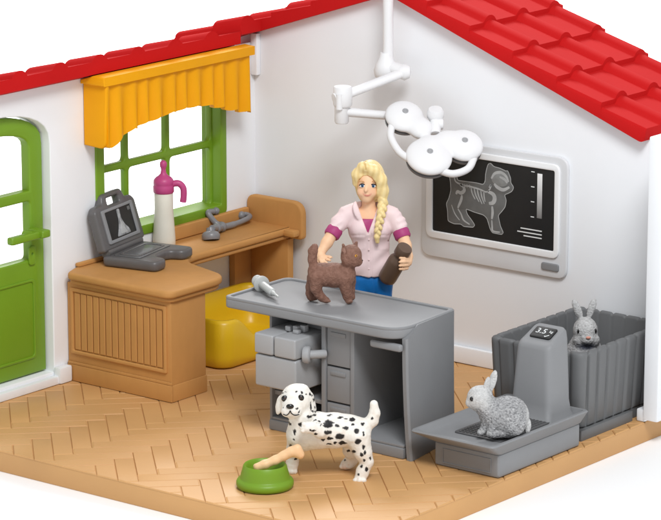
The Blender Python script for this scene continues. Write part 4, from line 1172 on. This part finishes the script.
# hands: palm, four fingers and a thumb each
ch(body, [(320.5, 253.5, 21), (322, 258, 27)], [4.4, 4.6], k=2*s)
for k_, (x0, y0, f0, x1, y1, f1, x2, y2, f2) in enumerate([(320, 259, 30, 321.5, 262, 35, 324, 264.5, 37), (322, 259, 30, 324.5, 261.5, 35, 327, 263, 37), (324, 258, 29, 327.5, 259.5, 33, 330, 260.5, 34), (325, 256.5, 27, 329, 257, 30, 331.5, 257.5, 31)]):
    ch(body, [(x0, y0, f0), (x1, y1, f1), (x2, y2, f2)], [1.7, 1.5, 1.25], k=.7*s)
ch(body, [(318.5, 256, 24), (317.3, 260, 28), (318.6, 263.6, 31)], [1.8, 1.6, 1.3], k=1.0*s)
ch(body, [(407, 257, 23), (406.2, 262, 27)], [4.5, 4.6], k=2*s)
for (x0, y0, f0, x1, y1, f1, x2, y2, f2) in [(406.5, 259, 30, 402.6, 258.2, 35.5, 398.6, 258.2, 37), (406.5, 262, 31, 402.6, 261.6, 36.5, 398.4, 262, 38), (406.3, 265, 31, 402.4, 265.2, 36, 398.2, 265.6, 37.6), (405.6, 268, 30, 402, 268.6, 34.5, 398.6, 268.8, 36)]:
    ch(body, [(x0, y0, f0), (x1, y1, f1), (x2, y2, f2)], [1.8, 1.7, 1.4], k=.6*s)
ch(body, [(404.6, 256.5, 24), (400.6, 254.6, 24), (397, 256, 23)], [1.9, 1.7, 1.4], k=1.0*s)
SKINV = vcol_mat('skin_paint', .48, .3, .03, 150, var=.02)
def skcol(P, N):
    q = V.inv(P); c = np.tile(rgb(240, 196, 158), (len(P), 1))
    lips = np.clip(1.35-np.hypot((q[:, 0]-366.4)/3.8, (q[:, 1]-196.7+.075*(q[:, 0]-366.4)**2)/.95), 0, 1)*(q[:, 2] > 10)
    cheek = (np.exp(-((q[:, 0]-360.8)/3.6)**2-((q[:, 1]-193)/3)**2)+np.exp(-((q[:, 0]-372)/3.6)**2-((q[:, 1]-193)/3)**2))*(q[:, 2] > 5)
    c = mixc(c, rgb(232, 160, 132), cheek*.35)
    return mixc(c, rgb(208, 122, 110), lips*1.7)
per = blob_obj('person', body, .0078, SKINV, loc=vb, color=skcol)
tag(per, 'blonde toy figure in pale pink shirt and jeans behind the table holding a brown bottle', 'person')
ax = V.axes((0, 1, .05), (1, 0, .1))
EWH = mat('eye_white', srgb(238, 238, 236), .3, .4, 0, 5, 0); EBL = mat('eye_blue', srgb(28, 92, 140), .2, .6, 0, 5, 0); LASH = mat('lash_dark', srgb(58, 40, 32), .5, .3, 0, 5, 0); BROW = mat('brow_blonde', srgb(198, 150, 100), .5, .3, 0, 5, 0)
for x_, y_, f_, sg in ((361.5, 187.2, 14.5, -1), (372.1, 187.4, 13.6, 1)):
    e_ = ellm('eye', V(x_, y_, f_), (2.75*s, 1.75*s, 1.3*s), ax, EWH, per)
    ellm('iris', V(x_+.2, y_+.05, f_+.9), (1.5*s, 1.6*s, .8*s), ax, EBL, e_); ellm('pupil', V(x_+.2, y_+.05, f_+1.5), (.75*s, .8*s, .4*s), ax, EYEB, e_)
    obj('eyelash', tube(smooth_path([V(x_-2.9, y_-.2, f_+.1), V(x_-1, y_-1.6, f_+1.2), V(x_+1.2, y_-1.7, f_+1.2), V(x_+3.0, y_-.5, f_-.1)]), .5*s, 8), LASH, e_, angle=180)
    obj('eyebrow', tube(smooth_path([V(x_-3.3, y_-3.3+.35*sg, f_-.3), V(x_+.8*sg, y_-4.5, f_+.7), V(x_+3.3, y_-3.3-.35*sg, f_-.6)]), .45*s, 8), BROW, per, angle=180)
# shirt
def shirt_shape(grow):
    sh = Blob(k=5*s)
    ch(sh, [(354, 213, -1), (384, 214, -1)], [8+grow, 8+grow]); ch(sh, [(360, 208, -1), (378, 208.5, -1)], [6+grow, 6+grow])
    sh.ell(V(369.5, 228, 1), ((22+grow)*s, 22*s, (13+grow)*s), V.axes((0, 1, 0), (1, 0, 0)))
    sh.ell(V(361, 230, 8), ((9+grow)*s, 9*s, (8+grow)*s), V.axes((0, 1, 0), (1, 0, 0))); sh.ell(V(378, 230.5, 8), ((9+grow)*s, 9*s, (8+grow)*s), V.axes((0, 1, 0), (1, 0, 0)))
    ch(sh, [(370.5, 240, 0), (370.8, 256, 0), (371, 276, 0), (371, 284, 0)], [16+grow, 16+grow, 17.5+grow, 18+grow])
    sh.p[-3:] = []
    sh.ell(V(370.6, 250, 0), ((18.5+grow)*s, 24*s, (12.5+grow)*s), V.axes((0, 1, 0), (1, 0, 0)))
    sh.ell(V(371.5, 268, 0), ((20+grow)*s, 22*s, (14+grow)*s), V.axes((0, 1, 0), (1, 0, 0)))
    return sh
bV = np.array(V.b)
def uv_(P):
    sh = P.shape; q = V.inv(P.reshape(-1, 3)); return q[:, 0].reshape(sh[:-1]), q[:, 1].reshape(sh[:-1]), q[:, 2].reshape(sh[:-1])
zh = float(V(370, 274, 0).z); zn = float(V(370, 206.5, 0).z)
shirt = shirt_shape(0)
shirt.chain([V(353, 212, 0), V(346.5, 215, 0), V(339.5, 223, 3), V(334, 231.5, 7.5)], [7.6*s, 7.6*s, 7.6*s, 7.3*s], k=4*s)
shirt.chain([V(385, 213, 0), V(391.5, 216, 0), V(397, 224, 2), V(400.6, 233.5, 6)], [7.6*s, 7.6*s, 7.6*s, 7.3*s], k=4*s)
# collar flaps
shirt.ell(V(358.5, 212, 9), (2.2*s, 10.5*s, 6*s), V.axes((-.38, 1, -.15), (.5, .2, 1)), k=1.2*s); shirt.ell(V(377.5, 212.5, 9), (2.2*s, 10.5*s, 6*s), V.axes((.42, 1, -.15), (-.5, .2, 1)), k=1.2*s)
shirt.cut(lambda P: zh-P[..., 2], .004)
def vneck(P):
    x, y, f_ = uv_(P)
    d = np.minimum(np.minimum((234.5-y)*.36-(np.abs(x-367.3)-.0), 40.), f_+2)   # inside the V when positive
    return d*s*.8
shirt.cut(vneck, .003)
def neckhole(P):
    x, y, f_ = uv_(P); return (7.6-np.hypot(x-368.3, f_))*s*np.where(y < 214, 1, 1)-np.clip(y-216, 0, 50)*s
shirt.cut(neckhole, .003)
# open ends for the sleeves
for el, wr in (((341, 221, 3), (333.2, 232.8, 8.2)), ((396.5, 223, 2), (401, 234.8, 6.2))):
    e_, w_ = np.array(V(*el)), np.array(V(*wr)); dv_ = (w_-e_)/np.linalg.norm(w_-e_)
    shirt.cut(lambda P, w_=w_, dv_=dv_: np.where(np.linalg.norm(P-w_, axis=-1) < 16*s, (P-w_)@dv_, -1.), .002)
def shdisp(P, N):
    q = V.inv(P); fr = q[:, 2] > 4
    pl = -np.exp(-((q[:, 0]-370.8)/.8)**2)*.004*(q[:, 1] > 234)*fr
    pl += np.exp(-((q[:, 0]-368.3)/2.0)**2)*.003*(q[:, 1] > 234)*fr
    pk = 0
    for px_ in (357.5, 381.5):
        dx = np.abs(q[:, 0]-px_); dy = q[:, 1]-236
        pk = pk-.003*np.exp(-((dy)/.9)**2)*(dx < 7)*fr+.002*((dx < 7) & (dy > 0) & (dy < 14))*fr
    fold = .004*np.sin(q[:, 1]*.33+q[:, 0]*.25+2*nz(P, 6, 1))*np.clip((q[:, 1]-238)/20, 0, 1)*np.clip(np.abs(q[:, 0]-370)/10, .2, 1)
    fold += .0035*np.sin((q[:, 1]+q[:, 0]*.5)*.9)*(np.abs(q[:, 0]-369) > 27)*.6
    return pl+pk+fold+.0012*nz(P, 18, 3)
PSHIRT = mat('pale_pink_paint', srgb(236, 212, 212), .5, .3, .015, 8, .02, 90)
sh_o = blob_obj('shirt', shirt, .0068, PSHIRT, per, disp=shdisp)
for y_ in (240, 250, 260, 269): ellm('button', V(368.3, y_, 14.2), (.85*s, .85*s, .5*s), ax, PSHIRT, sh_o)
us = shirt_shape(-1.8)
us.cut(lambda P: P[..., 2]-float(V(370, 217.5, 0).z)*1.0, .003); us.cut(lambda P: float(V(370, 262, 0).z)-P[..., 2], .003)
obj_us = blob_obj('undershirt', us, .009, mat('magenta_paint', srgb(168, 62, 116), .5, .3, .03, 8), per)
# cuffs, trousers, shoes
for a_, b_, r_ in (((336, 228.8, 5.6), (331, 236.4, 10.6), 8.2), ((399.2, 230.2, 4.4), (402.4, 238.6, 8.8), 8.2)):
    A_, B_ = V(*a_), V(*b_); dv = (B_-A_); L_ = dv.length
    obj('cuff', lathe([(0, 0), (r_*s*.9, 0), (r_*s, .012), (r_*s*.99, L_*.5), (r_*s, L_-.01), (r_*s*.9, L_), (0, L_-.004)], A_, dv, 28), mat('magenta_cuff', srgb(168, 62, 116), .5, .3, .03, 8), per, angle=50)
tr = Blob(k=3*s)
tr.ell(V(371.5, 280, -1), (19*s, 19*s, 13*s), V.axes((0, 1, 0), (1, 0, 0)))
for x_ in (362, 382.5): ch(tr, [(x_, 280, 0), (x_-.4, 300, 0), (x_-.4, 335, -1), (x_, 388, -2)], [10.2, 9.8, 8.6, 7], k=1.5*s)
tr.cut(lambda P: P[..., 2]-float(V(370, 270, 0).z), .003)
def trdisp(P, N):
    q = V.inv(P); return .0035*nz(P, 16, 2)*np.clip((q[:, 1]-278)/12, 0, 1)-.006*np.exp(-((q[:, 0]-374.6)/.9)**2)*(q[:, 2] > 3)-.003*np.exp(-((q[:, 1]-277.5)/.6)**2)
blob_obj('trousers', tr, .0075, mat('blue_jeans_paint', srgb(16, 106, 178), .45, .35, .06, 12), per, disp=trdisp)
for x_ in (361.5, 382.5):
    b_ = Blob(k=3*s); ch(b_, [(x_, 392, -3), (x_-1, 394.5, 10)], [6.4, 5.6]); b_.cut(lambda P: .003-P[..., 2], .003)
    blob_obj('shoe', b_, .009, mat('shoe_brown', srgb(110, 80, 60), .5, .3, .04, 9), per)
# hair with a side braid
hr = Blob(k=5*s)
hr.ell(V(369.3, 181, -1), (15.1*s, 20*s, 16.5*s), V.axes((.05, 1, 0), (1, 0, 0)))
hr.ell(V(371, 190, -6), (14.5*s, 17*s, 11*s), V.axes((0, 1, 0), (1, 0, 0)))
face = np.array(V(365.2, 192.5, 16)); fa = np.array([list(v) for v in V.axes((.06, 1, 0), (1, 0, .1))])
hr.cut(lambda P: -(np.linalg.norm(((P-face)@fa.T)/np.array([10.8*s, 15.5*s, 15*s]), axis=-1)-1)*10*s, .004)
hr.cut(lambda P: float(V(368, 203, 0).z)-P[..., 2], .006)
ch(hr, [(361, 168, 12), (355.6, 176, 9), (355, 184.5, 6)], [3.8, 3.8, 2.8], k=5*s)
ch(hr, [(364, 168.5, 13), (374, 172, 14), (380.5, 181, 11.5), (382.3, 192, 9), (381.6, 201, 9)], [4.0, 4.4, 4.6, 4.6, 4.6], k=5*s)
br = Blob(k=.5*s)
bp = [(382.0, 199, 9.5), (381.5, 206, 11), (380.5, 213, 14), (379, 220, 16.5), (377.6, 227, 17.5), (376.6, 233, 17.5)]
for i in range(12):
    t = i/11*(len(bp)-1.001); a_ = int(t); u_ = t-a_
    p_ = [bp[a_][k]+(bp[a_+1][k]-bp[a_][k])*u_ for k in range(3)]
    sg = 1 if i % 2 else -1
    w_ = 1-.03*i
    br.ell(V(p_[0]+sg*1.9*w_, p_[1], p_[2]+1.0), (3.0*s*w_, 5.4*s*w_, 3.8*s*w_), V.axes((-sg*.62, 1, 0), (1, sg*.6, 0)), k=.45*s)
ch(br, [(376.5, 233.5, 17.5), (376.2, 237, 17.6), (376.6, 242, 17)], [2.2, 3.0, 2.0], k=.6*s)
part = np.array(V(364.5, 166, 12))
def hrdisp(P, N):
    q = V.inv(P); ang = np.arctan2(q[:, 0]-365, q[:, 2]+6); 
    w_ = np.where(q[:, 1] < 204, np.sin(ang*30+.12*q[:, 1]+1.2*nz(P, 5, 2)), np.sin(q[:, 0]*2.4+q[:, 1]*1.6))
    return .0010*w_*np.where(q[:, 1] < 204, 1, .6)-.006*np.exp(-((q[:, 0]-364.3-.1*(q[:, 1]-163))/.7)**2)*(q[:, 1] < 172)*(q[:, 2] > 0)
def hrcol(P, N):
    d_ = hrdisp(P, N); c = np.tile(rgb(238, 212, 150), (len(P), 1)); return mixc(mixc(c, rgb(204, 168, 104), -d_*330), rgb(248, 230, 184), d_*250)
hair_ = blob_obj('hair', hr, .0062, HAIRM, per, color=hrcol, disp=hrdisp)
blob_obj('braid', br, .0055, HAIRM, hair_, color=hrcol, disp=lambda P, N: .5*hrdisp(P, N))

# brown bottle held in the hand
q0 = V(385.5, 279.5, 13); q1 = V(404, 247, 33); dv = q1-q0; L_ = dv.length
mbt = thing('medicine_bottle', 'dark brown medicine bottle tilted in the figure\'s hand', 'bottle', q0.lerp(q1, .4))
r_ = 9.3*s
obj('bottle', lathe([(0, 0), (r_*.8, 0), (r_*.96, .01), (r_, .03), (r_, L_*.55), (r_*.95, L_*.61), (r_*.74, L_*.68), (r_*.68, L_*.72), (r_*.68, L_*.78), (0, L_*.78)], q0, dv, 36), BROWNB, mbt, angle=50)
obj('cap', lathe([(0, L_*.76), (r_*.78, L_*.76), (r_*.84, L_*.775), (r_*.84, L_*.95), (r_*.78, L_*.975), (r_*.4, L_*.985), (0, L_*.985)], q0, dv, 36), BROWNB, mbt, angle=50)

# ================================================================== light
w = bpy.data.worlds.new('World'); scene.world = w; w.use_nodes = True
bg = w.node_tree.nodes['Background']; bg.inputs['Color'].default_value = (.975, .988, 1, 1); bg.inputs['Strength'].default_value = .6
def area(name, loc, target, size, watts, col=(1, 1, 1)):
    l = bpy.data.lights.new(name, 'AREA'); l.shape = 'DISK'; l.size = size; l.energy = watts; l.color = col
    o = bpy.data.objects.new(name, l); C.objects.link(o); o.location = loc
    o.rotation_euler = (Vector(target)-Vector(loc)).to_track_quat('-Z', 'Y').to_euler(); return o
area('key_softbox', (8.3, -6.8, 10.2), (1.4, -1.2, .5), 4.2, 1080, (.97, .985, 1))
area('background_light', (-7, 10, 12), (-9, 12, 0), 10, 5200)
scene.view_settings.view_transform = 'Standard'; scene.view_settings.look = 'None'
scene.view_settings.exposure = 0; scene.view_settings.gamma = 1
